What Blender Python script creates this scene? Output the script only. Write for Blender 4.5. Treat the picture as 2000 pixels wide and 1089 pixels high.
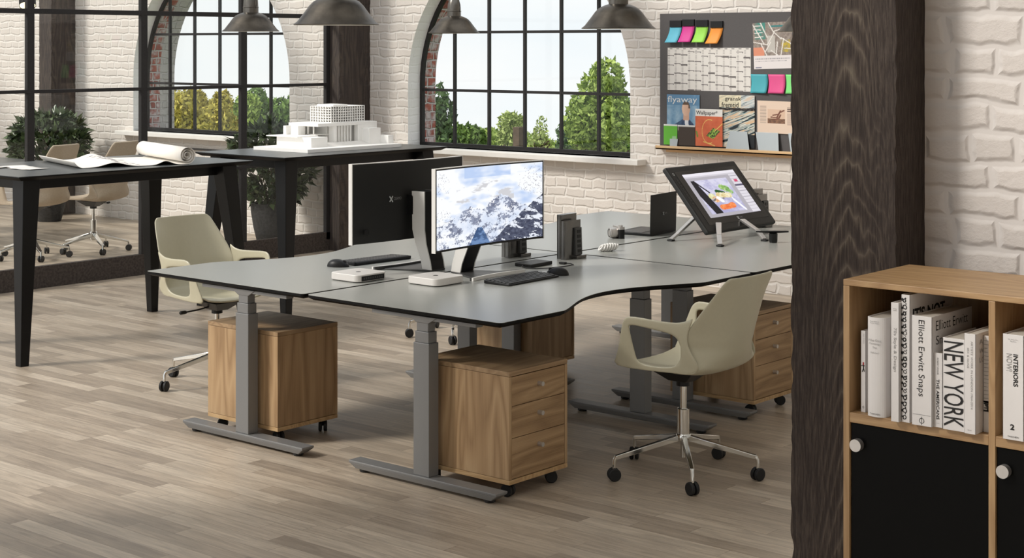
import bpy, bmesh, math, random
from mathutils import Vector, Matrix, noise
from math import sin, cos, pi, radians, sqrt, exp
random.seed(7)
for o in list(bpy.data.objects): bpy.data.objects.remove(o)
S = bpy.context.scene
COL = S.collection

# ------------------------------------------------------------------ camera
cd = bpy.data.cameras.new('camera'); cam = bpy.data.objects.new('camera', cd); COL.objects.link(cam)
cam.location = (0, 0, 1.85)
cam.rotation_euler = (pi/2, 0, math.atan(2678/3146))
cd.sensor_width = 36; cd.lens = 36*3146/2000; cd.shift_y = -455.5/2000
cd.clip_start = .05; cd.clip_end = 400
S.camera = cam
# ------------------------------------------------------------------ world, sun, exposure
S.view_settings.view_transform = 'Standard'; S.view_settings.look = 'None'
S.view_settings.gamma = 1; S.view_settings.exposure = 0.52
W = bpy.data.worlds.new('sky'); S.world = W; W.use_nodes = True
nt = W.node_tree; nt.nodes.clear()
out = nt.nodes.new('ShaderNodeOutputWorld'); bg = nt.nodes.new('ShaderNodeBackground')
tc = nt.nodes.new('ShaderNodeTexCoord'); mp = nt.nodes.new('ShaderNodeMapping'); mp.inputs['Scale'].default_value = (2.2, 2.2, 9)
nz = nt.nodes.new('ShaderNodeTexNoise'); nz.inputs['Scale'].default_value = 1.6; nz.inputs['Detail'].default_value = 5
rp = nt.nodes.new('ShaderNodeValToRGB')
rp.color_ramp.elements[0].position = .36; rp.color_ramp.elements[0].color = (.90, .95, .985, 1)
rp.color_ramp.elements[1].position = .60; rp.color_ramp.elements[1].color = (1.0, 1.0, 1.0, 1)
nt.links.new(tc.outputs['Generated'], mp.inputs[0]); nt.links.new(mp.outputs[0], nz.inputs['Vector'])
nt.links.new(nz.outputs['Fac'], rp.inputs[0]); nt.links.new(rp.outputs[0], bg.inputs[0]); nt.links.new(bg.outputs[0], out.inputs[0])
bg.inputs[1].default_value = 0.72
sd = bpy.data.lights.new('sun', 'SUN'); sun = bpy.data.objects.new('sun', sd); COL.objects.link(sun)
sd.energy = 1.75; sd.angle = radians(12); sd.color = (1, .955, .88)
sun.rotation_euler = Vector((.70, 1.0, -.95)).to_track_quat('-Z', 'Y').to_euler()
sun.location = (-8, -4, 8)

# ------------------------------------------------------------------ materials
def lin(c):
    if isinstance(c, (int, float)): c = (c, c, c)
    return tuple(((x/255)/12.92 if x/255 <= .04045 else ((x/255+.055)/1.055)**2.4) for x in c)
def mat(name, col, rough=.5, metal=0, spec=.5, coat=0, bump=None, emit=0):
    m = bpy.data.materials.new(name); m.use_nodes = True
    b = m.node_tree.nodes['Principled BSDF']
    b.inputs['Base Color'].default_value = (*lin(col), 1); b.inputs['Roughness'].default_value = rough
    b.inputs['Metallic'].default_value = metal; b.inputs['Specular IOR Level'].default_value = spec
    b.inputs['Coat Weight'].default_value = coat
    N = m.node_tree.nodes; L = m.node_tree.links
    if emit:
        b.inputs['Emission Color'].default_value = (*lin(col), 1); b.inputs['Emission Strength'].default_value = emit
    tcn = N.new('ShaderNodeTexCoord'); n = N.new('ShaderNodeTexNoise')
    sc, dist, cv = bump or (60, .0003, .06)
    n.inputs['Scale'].default_value = sc; n.inputs['Detail'].default_value = 4
    L.new(tcn.outputs['Object'], n.inputs['Vector'])
    if dist:
        bp = N.new('ShaderNodeBump'); bp.inputs['Distance'].default_value = dist; bp.inputs['Strength'].default_value = .6
        L.new(n.outputs['Fac'], bp.inputs['Height']); L.new(bp.outputs[0], b.inputs['Normal'])
    if cv:
        r = N.new('ShaderNodeValToRGB'); c = lin(col)
        r.color_ramp.elements[0].position = .3; r.color_ramp.elements[0].color = (*[x*(1-cv) for x in c], 1)
        r.color_ramp.elements[1].position = .7; r.color_ramp.elements[1].color = (*[min(1, x*(1+cv)) for x in c], 1)
        L.new(n.outputs['Fac'], r.inputs[0]); L.new(r.outputs[0], b.inputs['Base Color'])
    return m
def node_mat(name):
    m = bpy.data.materials.new(name); m.use_nodes = True
    N = m.node_tree.nodes; L = m.node_tree.links
    return m, N, L, N['Principled BSDF']
def mathn(N, L, op, a, b=None):
    n = N.new('ShaderNodeMath'); n.operation = op
    for i, v in enumerate((a, b)):
        if v is None: continue
        if isinstance(v, (int, float)): n.inputs[i].default_value = v
        else: L.new(v, n.inputs[i])
    return n.outputs[0]

def brick_mat(name, axis, c1, c2, mortar, depth=.012, rough=.85, row=.076, wid=.205, ms=.011, mix_white=None):
    """painted rough brick: axis 'X' for walls facing Y, 'Y' for reveals facing X"""
    m, N, L, b = node_mat(name)
    g = N.new('ShaderNodeNewGeometry'); s = N.new('ShaderNodeSeparateXYZ'); L.new(g.outputs['Position'], s.inputs[0])
    c = N.new('ShaderNodeCombineXYZ')
    L.new(s.outputs[axis], c.inputs[0]); L.new(s.outputs['Z'], c.inputs[1])
    n1 = N.new('ShaderNodeTexNoise'); n1.inputs['Scale'].default_value = 7; n1.inputs['Detail'].default_value = 3
    L.new(c.outputs[0], n1.inputs['Vector'])
    vm = N.new('ShaderNodeVectorMath'); vm.operation = 'SCALE'; vm.inputs['Scale'].default_value = .056
    vs = N.new('ShaderNodeVectorMath'); vs.operation = 'SUBTRACT'; vs.inputs[1].default_value = (.5, .5, .5)
    L.new(n1.outputs['Color'], vs.inputs[0]); L.new(vs.outputs[0], vm.inputs[0])
    va = N.new('ShaderNodeVectorMath'); va.operation = 'ADD'; L.new(c.outputs[0], va.inputs[0]); L.new(vm.outputs[0], va.inputs[1])
    br = N.new('ShaderNodeTexBrick'); br.inputs['Scale'].default_value = 1
    br.inputs['Brick Width'].default_value = wid; br.inputs['Row Height'].default_value = row
    br.inputs['Mortar Size'].default_value = ms; br.inputs['Mortar Smooth'].default_value = .8
    br.squash = .62; br.squash_frequency = 3; br.offset = .42; br.offset_frequency = 2
    br.inputs['Color1'].default_value = (*lin(c1), 1); br.inputs['Color2'].default_value = (*lin(c2), 1); br.inputs['Mortar'].default_value = (*lin(mortar), 1)
    L.new(va.outputs[0], br.inputs['Vector'])
    n2 = N.new('ShaderNodeTexNoise'); n2.inputs['Scale'].default_value = 34; n2.inputs['Detail'].default_value = 6; n2.inputs['Roughness'].default_value = .68
    L.new(c.outputs[0], n2.inputs['Vector'])
    inv = mathn(N, L, 'SUBTRACT', 1, br.outputs['Fac'])
    rough_h = mathn(N, L, 'MULTIPLY', n2.outputs['Fac'], mathn(N, L, 'ADD', mathn(N, L, 'MULTIPLY', inv, .75), .18))
    h = mathn(N, L, 'ADD', inv, rough_h)
    bp = N.new('ShaderNodeBump'); bp.inputs['Distance'].default_value = depth; bp.inputs['Strength'].default_value = 1
    L.new(h, bp.inputs['Height']); L.new(bp.outputs[0], b.inputs['Normal'])
    col = br.outputs['Color']
    if mix_white:
        n3 = N.new('ShaderNodeTexNoise'); n3.inputs['Scale'].default_value = 14; L.new(g.outputs['Position'], n3.inputs['Vector'])
        r3 = N.new('ShaderNodeValToRGB'); r3.color_ramp.elements[0].position = .44; r3.color_ramp.elements[1].position = .66
        L.new(n3.outputs['Fac'], r3.inputs[0]); mx = N.new('ShaderNodeMix'); mx.data_type = 'RGBA'
        L.new(r3.outputs[0], mx.inputs['Factor']); L.new(col, mx.inputs[6]); mx.inputs[7].default_value = (*lin(mix_white), 1); col = mx.outputs[2]
    L.new(col, b.inputs['Base Color']); b.inputs['Roughness'].default_value = rough
    b.inputs['Specular IOR Level'].default_value = .25
    return m

def wood_mat(name, base, dark, light, scale=1, grain='Z', rough=.5, bump=.0006, ring=7, contrast=1, space='Object'):
    m, N, L, b = node_mat(name)
    t = N.new('ShaderNodeTexCoord'); mpn = N.new('ShaderNodeMapping')
    k = {'X': (.12, 1, 1), 'Y': (1, .12, 1), 'Z': (1, 1, .12)}[grain]
    mpn.inputs['Scale'].default_value = [x*scale for x in k]
    L.new(t.outputs[space], mpn.inputs[0])
    big = N.new('ShaderNodeTexNoise'); big.inputs['Scale'].default_value = 2.6; big.inputs['Detail'].default_value = 2; big.inputs['Distortion'].default_value = .5
    L.new(mpn.outputs[0], big.inputs['Vector'])
    rings = mathn(N, L, 'FRACT', mathn(N, L, 'MULTIPLY', big.outputs['Fac'], ring*2.2))
    tri = mathn(N, L, 'ABSOLUTE', mathn(N, L, 'SUBTRACT', mathn(N, L, 'MULTIPLY', rings, 2), 1))
    m2 = N.new('ShaderNodeMapping'); m2.inputs['Scale'].default_value = [x*scale*(1 if x < 1 else 14)*2.2 for x in k]
    L.new(t.outputs[space], m2.inputs[0])
    fine = N.new('ShaderNodeTexNoise'); fine.inputs['Scale'].default_value = 9; fine.inputs['Detail'].default_value = 5; fine.inputs['Roughness'].default_value = .65
    L.new(m2.outputs[0], fine.inputs['Vector'])
    f = mathn(N, L, 'ADD', mathn(N, L, 'MULTIPLY', tri, .45*contrast), mathn(N, L, 'MULTIPLY', fine.outputs['Fac'], .75))
    r = N.new('ShaderNodeValToRGB'); e = r.color_ramp.elements
    e[0].position = .22; e[0].color = (*lin(dark), 1); e[1].position = .85; e[1].color = (*lin(light), 1)
    x = e.new(.52); x.color = (*lin(base), 1)
    L.new(f, r.inputs[0]); L.new(r.outputs[0], b.inputs['Base Color'])
    bp = N.new('ShaderNodeBump'); bp.inputs['Distance'].default_value = bump; L.new(f, bp.inputs['Height']); L.new(bp.outputs[0], b.inputs['Normal'])
    b.inputs['Roughness'].default_value = rough
    return m

def column_mat():
    """dark stained board with pale cathedral grain arcs"""
    m, N, L, b = node_mat('dark_stained_column_timber')
    g = N.new('ShaderNodeNewGeometry'); s = N.new('ShaderNodeSeparateXYZ'); L.new(g.outputs['Position'], s.inputs[0])
    mpn = N.new('ShaderNodeMapping'); mpn.inputs['Scale'].default_value = (5, 5, 1.3); L.new(g.outputs['Position'], mpn.inputs[0])
    n = N.new('ShaderNodeTexNoise'); n.inputs['Scale'].default_value = 1.6; n.inputs['Detail'].default_value = 3; L.new(mpn.outputs[0], n.inputs['Vector'])
    m2 = N.new('ShaderNodeMapping'); m2.inputs['Scale'].default_value = (1, 1, .07); L.new(g.outputs['Position'], m2.inputs[0])
    fi = N.new('ShaderNodeTexNoise'); fi.inputs['Scale'].default_value = 190; fi.inputs['Detail'].default_value = 4; fi.inputs['Roughness'].default_value = .7; L.new(m2.outputs[0], fi.inputs['Vector'])
    x = mathn(N, L, 'ADD', s.outputs['X'], 2.035); x = mathn(N, L, 'ADD', x, mathn(N, L, 'MULTIPLY', mathn(N, L, 'SUBTRACT', n.outputs['Fac'], .5), .09))
    q = mathn(N, L, 'MULTIPLY', mathn(N, L, 'MULTIPLY', x, x), 34)
    v = mathn(N, L, 'ADD', s.outputs['Z'], q); v = mathn(N, L, 'MULTIPLY', v, 12); v = mathn(N, L, 'ADD', v, mathn(N, L, 'MULTIPLY', n.outputs['Fac'], 5.5)); v = mathn(N, L, 'ADD', v, mathn(N, L, 'MULTIPLY', fi.outputs['Fac'], .30))
    t = mathn(N, L, 'FRACT', v); t = mathn(N, L, 'ABSOLUTE', mathn(N, L, 'SUBTRACT', mathn(N, L, 'MULTIPLY', t, 2), 1))
    t = mathn(N, L, 'POWER', t, 3)
    ax = mathn(N, L, 'ABSOLUTE', x); fade = mathn(N, L, 'MAXIMUM', mathn(N, L, 'SUBTRACT', 1, mathn(N, L, 'MULTIPLY', ax, 8.5)), .06)
    t = mathn(N, L, 'MULTIPLY', t, fade)
    f = mathn(N, L, 'ADD', mathn(N, L, 'MULTIPLY', t, .42), mathn(N, L, 'MULTIPLY', mathn(N, L, 'SUBTRACT', fi.outputs['Fac'], .42), .95))
    r = N.new('ShaderNodeValToRGB'); e = r.color_ramp.elements
    e[0].position = 0; e[0].color = (*lin((56, 49, 46)), 1); e[1].position = .66; e[1].color = (*lin((116, 107, 94)), 1)
    k = e.new(.22); k.color = (*lin((80, 71, 65)), 1)
    L.new(f, r.inputs[0]); L.new(r.outputs[0], b.inputs['Base Color'])
    bp = N.new('ShaderNodeBump'); bp.inputs['Distance'].default_value = .003; L.new(f, bp.inputs['Height']); L.new(bp.outputs[0], b.inputs['Normal'])
    b.inputs['Roughness'].default_value = .8; b.inputs['Specular IOR Level'].default_value = .2
    return m
def floor_mat():
    m, N, L, b = node_mat('grey_oak_parquet')
    g = N.new('ShaderNodeNewGeometry')
    br = N.new('ShaderNodeTexBrick'); br.inputs['Scale'].default_value = 1
    br.inputs['Brick Width'].default_value = .92; br.inputs['Row Height'].default_value = .085
    br.inputs['Mortar Size'].default_value = .0009; br.inputs['Mortar Smooth'].default_value = .3
    br.offset = .37; br.offset_frequency = 3; br.squash = .7; br.squash_frequency = 2
    br.inputs['Color1'].default_value = (0, 0, 0, 1); br.inputs['Color2'].default_value = (1, 1, 1, 1); br.inputs['Mortar'].default_value = (.1, .1, .1, 1)
    L.new(g.outputs['Position'], br.inputs['Vector'])
    mpn = N.new('ShaderNodeMapping'); mpn.inputs['Scale'].default_value = (1.4, 16, 1)
    L.new(g.outputs['Position'], mpn.inputs[0])
    off = N.new('ShaderNodeVectorMath'); off.operation = 'ADD'
    sc = N.new('ShaderNodeVectorMath'); sc.operation = 'SCALE'; sc.inputs['Scale'].default_value = 7
    L.new(br.outputs['Color'], sc.inputs[0]); L.new(mpn.outputs[0], off.inputs[0]); L.new(sc.outputs[0], off.inputs[1])
    n = N.new('ShaderNodeTexNoise'); n.inputs['Scale'].default_value = 3.2; n.inputs['Detail'].default_value = 6; n.inputs['Roughness'].default_value = .62; n.inputs['Distortion'].default_value = .6
    L.new(off.outputs[0], n.inputs['Vector'])
    tone = N.new('ShaderNodeValToRGB'); e = tone.color_ramp.elements
    e[0].position = 0; e[0].color = (*lin((158, 144, 128)), 1); e[1].position = 1; e[1].color = (*lin((200, 186, 168)), 1)
    x = e.new(.45); x.color = (*lin((182, 167, 149)), 1)
    L.new(br.outputs['Color'], tone.inputs[0])
    gr = N.new('ShaderNodeValToRGB'); gr.color_ramp.elements[0].position = .32; gr.color_ramp.elements[0].color = (.72, .71, .70, 1)
    gr.color_ramp.elements[1].position = .66; gr.color_ramp.elements[1].color = (1.1, 1.09, 1.07, 1)
    L.new(n.outputs['Fac'], gr.inputs[0])
    mx = N.new('ShaderNodeMix'); mx.data_type = 'RGBA'; mx.blend_type = 'MULTIPLY'; mx.inputs['Factor'].default_value = 1
    L.new(tone.outputs[0], mx.inputs[6]); L.new(gr.outputs[0], mx.inputs[7])
    mo = N.new('ShaderNodeMix'); mo.data_type = 'RGBA'; L.new(mathn(N, L, 'MULTIPLY', br.outputs['Fac'], .45), mo.inputs['Factor'])
    L.new(mx.outputs[2], mo.inputs[6]); mo.inputs[7].default_value = (*lin((84, 74, 64)), 1)
    L.new(mo.outputs[2], b.inputs['Base Color'])
    rr = mathn(N, L, 'ADD', mathn(N, L, 'MULTIPLY', n.outputs['Fac'], .22), .30)
    L.new(rr, b.inputs['Roughness'])
    bp = N.new('ShaderNodeBump'); bp.inputs['Distance'].default_value = .0015; bp.inputs['Strength'].default_value = .5
    L.new(mathn(N, L, 'SUBTRACT', n.outputs['Fac'], br.outputs['Fac']), bp.inputs['Height']); L.new(bp.outputs[0], b.inputs['Normal'])
    return m
def glass_mat(name):
    m = bpy.data.materials.new(name); m.use_nodes = True; N = m.node_tree.nodes; L = m.node_tree.links; N.clear()
    o = N.new('ShaderNodeOutputMaterial'); t = N.new('ShaderNodeBsdfTransparent'); g = N.new('ShaderNodeBsdfGlossy'); g.inputs['Roughness'].default_value = .02
    f = N.new('ShaderNodeLayerWeight'); f.inputs['Blend'].default_value = .5; mx = N.new('ShaderNodeMixShader')
    t.inputs[0].default_value = (.985, .992, .988, 1)
    p5 = mathn(N, L, 'POWER', f.outputs['Facing'], 5); fr = mathn(N, L, 'ADD', mathn(N, L, 'MULTIPLY', p5, .7), .018)
    L.new(fr, mx.inputs[0]); L.new(t.outputs[0], mx.inputs[1]); L.new(g.outputs[0], mx.inputs[2]); L.new(mx.outputs[0], o.inputs[0])
    return m
def vcol_mat(name, emit=0, rough=.5):
    m, N, L, b = node_mat(name)
    a = N.new('ShaderNodeAttribute'); a.attribute_name = 'col'; b.inputs['Roughness'].default_value = rough
    L.new(a.outputs['Color'], b.inputs['Base Color'])
    if emit:
        b.inputs['Base Color'].default_value = (0, 0, 0, 1)
        for l in list(b.inputs['Base Color'].links): L.remove(l)
        L.new(a.outputs['Color'], b.inputs['Emission Color']); b.inputs['Emission Strength'].default_value = emit
        b.inputs['Specular IOR Level'].default_value = .2
    return m
def leaf_mat(name, c1, c2, rough=.5, trans=.25):
    m, N, L, b = node_mat(name)
    t = N.new('ShaderNodeNewGeometry'); n = N.new('ShaderNodeTexNoise'); n.inputs['Scale'].default_value = 5; n.inputs['Detail'].default_value = 3
    L.new(t.outputs['Position'], n.inputs['Vector'])
    mxf = mathn(N, L, 'ADD', mathn(N, L, 'MULTIPLY', t.outputs['Random Per Island'], .6), mathn(N, L, 'MULTIPLY', n.outputs['Fac'], .4))
    r = N.new('ShaderNodeValToRGB'); r.color_ramp.elements[0].position = .2; r.color_ramp.elements[0].color = (*lin(c1), 1)
    r.color_ramp.elements[1].position = .85; r.color_ramp.elements[1].color = (*lin(c2), 1)
    L.new(mxf, r.inputs[0]); L.new(r.outputs[0], b.inputs['Base Color']); b.inputs['Roughness'].default_value = rough
    return m

M = {}
M['brick'] = brick_mat('white_painted_brick', 'X', (226, 218, 210), (218, 210, 202), (232, 226, 219), depth=.0038, ms=.014)
M['brick_near'] = brick_mat('white_painted_brick_near', 'X', (222, 215, 210), (216, 209, 204), (224, 218, 214), depth=.0040, row=.074, wid=.205, ms=.019)
M['brick_side'] = brick_mat('white_painted_brick_reveal', 'Y', (252, 252, 250), (250, 250, 248), (252, 252, 250), depth=.0012)
M['brick_red'] = brick_mat('weathered_red_brick', 'Y', (176, 98, 82), (150, 84, 74), (214, 210, 208), depth=.010, wid=.11, row=.078, ms=.012, mix_white=(205, 196, 196))
M['brick_white_out'] = brick_mat('grey_white_outer_brick', 'Y', (200, 196, 194), (188, 184, 182), (208, 204, 202), depth=.010, wid=.12, row=.078)
M['sill'] = mat('white_stone_sill', (232, 228, 222), .6, bump=(14, .002, .03))
M['floor'] = floor_mat()
M['darkwood'] = wood_mat('dark_stained_rough_timber', (64, 55, 51), (46, 39, 37), (86, 76, 66), 3.0, 'Z', .78, .002, 5, .8)
M['column_wood'] = column_mat()
M['oak'] = wood_mat('natural_oak_veneer', (170, 138, 101), (134, 104, 72), (192, 162, 124), 2.2, 'Z', .5, .0003, 3.4, .8)
M['oak_top'] = wood_mat('natural_oak_top', (160, 131, 98), (130, 102, 72), (180, 151, 116), 2.2, 'Y', .45, .0003, 4, .8)
M['oak_x'] = wood_mat('natural_oak_lengthwise', (190, 156, 112), (158, 124, 84), (208, 178, 136), 3.2, 'X', .5, .0003, 5, .6)
M['pine'] = wood_mat('pale_beech_tray', (224, 188, 142), (206, 168, 122), (234, 202, 158), 3, 'X', .5, .0002, 4, .5)
M['black'] = mat('black_lacquered_metal', (15, 15, 16), .35, spec=.28)
M['frame'] = mat('dark_steel_frame', (46, 44, 44), .6, spec=.25, bump=(80, .0006, .15))
M['base'] = mat('mottled_dark_base_panel', (72, 65, 61), .7, spec=.2, bump=(55, .0012, .35))
M['plastic'] = mat('black_plastic', (20, 20, 21), .42, spec=.35)
M['rubber'] = mat('black_rubber', (20, 20, 21), .6)
M['top'] = mat('grey_laminate', (160, 161, 156), .27, spec=.55, bump=(200, .00005, .02))
M['tabletop'] = mat('slate_laminate', (70, 74, 75), .32, spec=.7, bump=(200, .00005, .02))
M['core'] = mat('black_core_edge', (10, 9, 9), .55, spec=.15, bump=(60, 0, .05))
M['legs'] = mat('silver_grey_powder_coat', (128, 128, 128), .42, metal=.25, bump=(400, .0001, .03))
M['chrome'] = mat('polished_chrome', (225, 225, 222), .12, metal=1, bump=(20, 0, .02))
M['cream'] = mat('cream_moulded_plastic', (190, 184, 160), .34, spec=.5, bump=(60, .0001, .015))
M['fabric'] = mat('beige_wool_fabric', (186, 170, 150), .9, spec=.2, bump=(230, .0012, .16))
M['white'] = mat('white_satin_plastic', (232, 230, 226), .35, bump=(50, 0, .01))
M['silver'] = mat('brushed_aluminium', (196, 192, 188), .32, metal=.7, bump=(90, .0001, .03))
M['gunmetal'] = mat('polished_gunmetal', (120, 118, 116), .2, metal=.9, bump=(30, 0, .03))
M['model'] = mat('white_card_model', (252, 250, 246), .7, bump=(40, 0, .01))
M['paper'] = mat('drawing_paper', (240, 235, 227), .8, bump=(20, .0004, .015))
M['ink'] = mat('faint_ink', (150, 145, 150), .8, bump=(20, 0, 0.01))
M['lamp'] = mat('aged_pewter_metal', (86, 80, 72), .36, metal=.85, bump=(11, .0006, .42))
M['lamp_neck'] = mat('brushed_pewter_neck', (112, 108, 102), .3, metal=.85, bump=(30, .0001, .08))
M['lamp_in'] = mat('white_enamel_inside', (225, 222, 214), .4, bump=(30, 0, .01))
M['pot'] = mat('charcoal_fibre_pot', (52, 52, 52), .8, bump=(38, .006, .35))
M['soil'] = mat('dark_soil', (40, 32, 26), .95, bump=(60, .004, .3))
M['leaf'] = leaf_mat('dark_glossy_leaf', (36, 50, 30), (104, 122, 80), .36)
M['stem'] = mat('brown_stem', (78, 66, 46), .8)
M['glass'] = glass_mat('clear_window_glass')
M['felt'] = mat('grey_felt_pinboard', (98, 95, 95), .95, spec=.1, bump=(300, .0004, .06))
M['picture'] = vcol_mat('printed_picture', 0, .45)
M['screen'] = vcol_mat('lit_display', .74, .25)
M['door_black'] = mat('black_glass_door', (14, 14, 14), .25, spec=.06, bump=(10, 0, .02))
M['bark'] = mat('tree_bark', (92, 76, 60), .9, bump=(12, .02, .25))
M['grass'] = mat('meadow_grass', (96, 118, 52), .95, bump=(3, .05, .25))
M['acrylic'] = mat('frosted_acrylic', (186, 194, 198), .35, bump=(20, 0, .01))
M['glow'] = mat('lit_spot_lens', (255, 236, 180), .5, emit=2.2, bump=(20, 0, .01))
M['text'] = mat('black_print', (24, 22, 22), .6, bump=(20, 0, .01))
M['text_grey'] = mat('grey_print', (150, 148, 147), .6, bump=(20, 0, .01))
M['text_white'] = mat('white_print', (225, 228, 228), .6, bump=(20, 0, .01))
M['red'] = mat('red_print', (168, 44, 52), .6, bump=(20, 0, .01))
def colmat(name, c, rough=.6): return mat(name, c, rough, bump=(20, 0, .02))

# ------------------------------------------------------------------ mesh helpers
class MB:
    def __init__(s): s.v = []; s.f = []; s.m = []; s.sm = []
    def add(s, verts, faces, mi=0, smooth=False):
        o = len(s.v); s.v += [tuple(v) for v in verts]
        for f in faces: s.f.append(tuple(i+o for i in f)); s.m.append(mi); s.sm.append(smooth)
        return s
    def box(s, a, b, mi=0, rot=None, piv=None):
        x0, y0, z0 = a; x1, y1, z1 = b
        v = [(x0,y0,z0),(x1,y0,z0),(x1,y1,z0),(x0,y1,z0),(x0,y0,z1),(x1,y0,z1),(x1,y1,z1),(x0,y1,z1)]
        if rot is not None:
            p = Vector(piv or ((x0+x1)/2, (y0+y1)/2, (z0+z1)/2)); v = [rot @ (Vector(q)-p) + p for q in v]
        return s.add(v, [(3,2,1,0),(4,5,6,7),(0,1,5,4),(1,2,6,5),(2,3,7,6),(3,0,4,7)], mi)
    def prism(s, poly, z0, z1, mi=0, top=None, inset_top=0, smooth=False):
        n = len(poly); v = [(x, y, z0) for x, y in poly]+[(x, y, z1) for x, y in (top or poly)]
        f = [(i, (i+1) % n, n+(i+1) % n, n+i) for i in range(n)]
        s.add(v, f, mi, smooth); s.add(v, [tuple(range(n-1, -1, -1)), tuple(range(n, 2*n))], mi); return s
    def hexa(s, bot, top, mi=0):
        v = list(bot)+list(top)
        return s.add(v, [(3,2,1,0),(4,5,6,7),(0,1,5,4),(1,2,6,5),(2,3,7,6),(3,0,4,7)], mi)
    def lathe(s, prof, n=32, c=(0, 0, 0), mi=0, smooth=True, cap=True, rot=None):
        v = []; f = []
        for r, z in prof:
            for i in range(n):
                a = 2*pi*i/n; q = Vector((r*cos(a), r*sin(a), z))
                if rot is not None: q = rot @ q
                v.append(q+Vector(c))
        for j in range(len(prof)-1):
            for i in range(n):
                a = j*n+i; b = j*n+(i+1) % n; f.append((a, b, b+n, a+n))
        s.add(v, f, mi, smooth)
        if cap:
            for j in (0, len(prof)-1):
                if prof[j][0] > 1e-5: s.add(v[j*n:(j+1)*n], [tuple(range(n-1, -1, -1)) if j == 0 else tuple(range(n))], mi)
        return s
    def tube(s, pts, r, n=10, mi=0, cap=True, flat=1, up=None):
        pts = [Vector(p) for p in pts]; k = len(pts); rr = r if isinstance(r, (list, tuple)) else [r]*k
        v = []; f = []; pu = None
        for i, p in enumerate(pts):
            t = (pts[min(i+1, k-1)]-pts[max(i-1, 0)]).normalized()
            u = Vector(up) if up else (Vector((0, 0, 1)) if abs(t.z) < .9 else Vector((1, 0, 0)))
            if pu is not None and not up: u = pu
            x = t.cross(u).normalized(); y = x.cross(t).normalized(); pu = y
            for j in range(n):
                a = 2*pi*j/n; v.append(p+x*cos(a)*rr[i]+y*sin(a)*rr[i]*flat)
        for i in range(k-1):
            for j in range(n):
                a = i*n+j; b = i*n+(j+1) % n; f.append((a, b, b+n, a+n))
        s.add(v, f, mi, True)
        if cap: s.add(v[:n], [tuple(range(n-1, -1, -1))], mi); s.add(v[-n:], [tuple(range(n))], mi)
        return s
    def bar(s, p, q, w, h, mi=0, w2=None, h2=None, up=(0, 0, 1)):
        p = Vector(p); q = Vector(q); t = (q-p).normalized(); x = t.cross(Vector(up)).normalized(); y = x.cross(t)
        w2 = w2 or w; h2 = h2 or h
        A = [p-x*w/2-y*h/2, p+x*w/2-y*h/2, p+x*w/2+y*h/2, p-x*w/2+y*h/2]
        B = [q-x*w2/2-y*h2/2, q+x*w2/2-y*h2/2, q+x*w2/2+y*h2/2, q-x*w2/2+y*h2/2]
        return s.hexa(A, B, mi)
    def grid(s, fn, nu, nv, mi=0, smooth=True, skip=None):
        v = [fn(i/nu, j/nv) for j in range(nv+1) for i in range(nu+1)]
        f = [(j*(nu+1)+i, j*(nu+1)+i+1, (j+1)*(nu+1)+i+1, (j+1)*(nu+1)+i) for j in range(nv) for i in range(nu) if not (skip and skip(i, j))]
        return s.add(v, f, mi, smooth)
    def sphere(s, c, r, n=16, mi=0, sc=(1, 1, 1)):
        prof = [(max(1e-6, r*sin(pi*i/10)), -r*cos(pi*i/10)) for i in range(11)]
        v = []; f = []
        for q, z in prof:
            for i in range(n): a = 2*pi*i/n; v.append((c[0]+q*cos(a)*sc[0], c[1]+q*sin(a)*sc[1], c[2]+z*sc[2]))
        for j in range(10):
            for i in range(n): a = j*n+i; b = j*n+(i+1) % n; f.append((a, b, b+n, a+n))
        return s.add(v, f, mi, True)
    def build(s, name, mats, parent=None, bevel=0, sub=0, solid=0, loc=None, sharp=35, weld=False):
        me = bpy.data.meshes.new(name); me.from_pydata(s.v, [], s.f)
        if not isinstance(mats, (list, tuple)): mats = [mats]
        for m in mats: me.materials.append(m)
        me.polygons.foreach_set('material_index', s.m); me.polygons.foreach_set('use_smooth', s.sm)
        if weld or sub or solid:
            b = bmesh.new(); b.from_mesh(me); bmesh.ops.remove_doubles(b, verts=b.verts, dist=1e-5); bmesh.ops.recalc_face_normals(b, faces=b.faces); b.to_mesh(me); b.free()
        me.update()
        if any(s.sm): me.set_sharp_from_angle(angle=radians(sharp))
        o = bpy.data.objects.new(name, me); COL.objects.link(o)
        if parent: o.parent = parent
        if loc: o.location = loc
        if solid:
            md = o.modifiers.new('thickness', 'SOLIDIFY'); md.thickness = solid; md.offset = 0
        if bevel:
            md = o.modifiers.new('bevel', 'BEVEL'); md.width = bevel; md.segments = 2; md.limit_method = 'ANGLE'; md.angle_limit = radians(40)
        if sub:
            md = o.modifiers.new('smooth', 'SUBSURF'); md.levels = sub; md.render_levels = sub
        return o
def tag(o, label, cat, group=None, kind=None):
    if label: o['label'] = label
    if cat: o['category'] = cat
    if group: o['group'] = group
    if kind: o['kind'] = kind
    return o
def thing(name, label, cat, loc=(0, 0, 0), rz=0, group=None):
    o = bpy.data.objects.new(name, None); COL.objects.link(o); o.location = loc; o.rotation_euler = (0, 0, rz); o.empty_display_size = .05
    return tag(o, label, cat, group)
def struct(o, label=None):
    o['kind'] = 'structure'
    if label: o['label'] = label
    return o
def copy_tree(o, parent=None):
    c = o.copy(); COL.objects.link(c); c.parent = parent
    for ch in [k for k in bpy.data.objects if k.parent == o]: copy_tree(ch, c)
    return c
def box(name, a, b, m, parent=None, bevel=.002): return MB().box(a, b).build(name, m, parent, bevel)
def cyl(name, c, r, h, m, parent=None, axis='Z', n=24, bevel=0):
    rot = {'Z': None, 'X': Matrix.Rotation(pi/2, 3, 'Y'), 'Y': Matrix.Rotation(-pi/2, 3, 'X')}[axis]
    return MB().lathe([(r, 0), (r, h)], n, c, rot=rot).build(name, m, parent, bevel)
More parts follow.
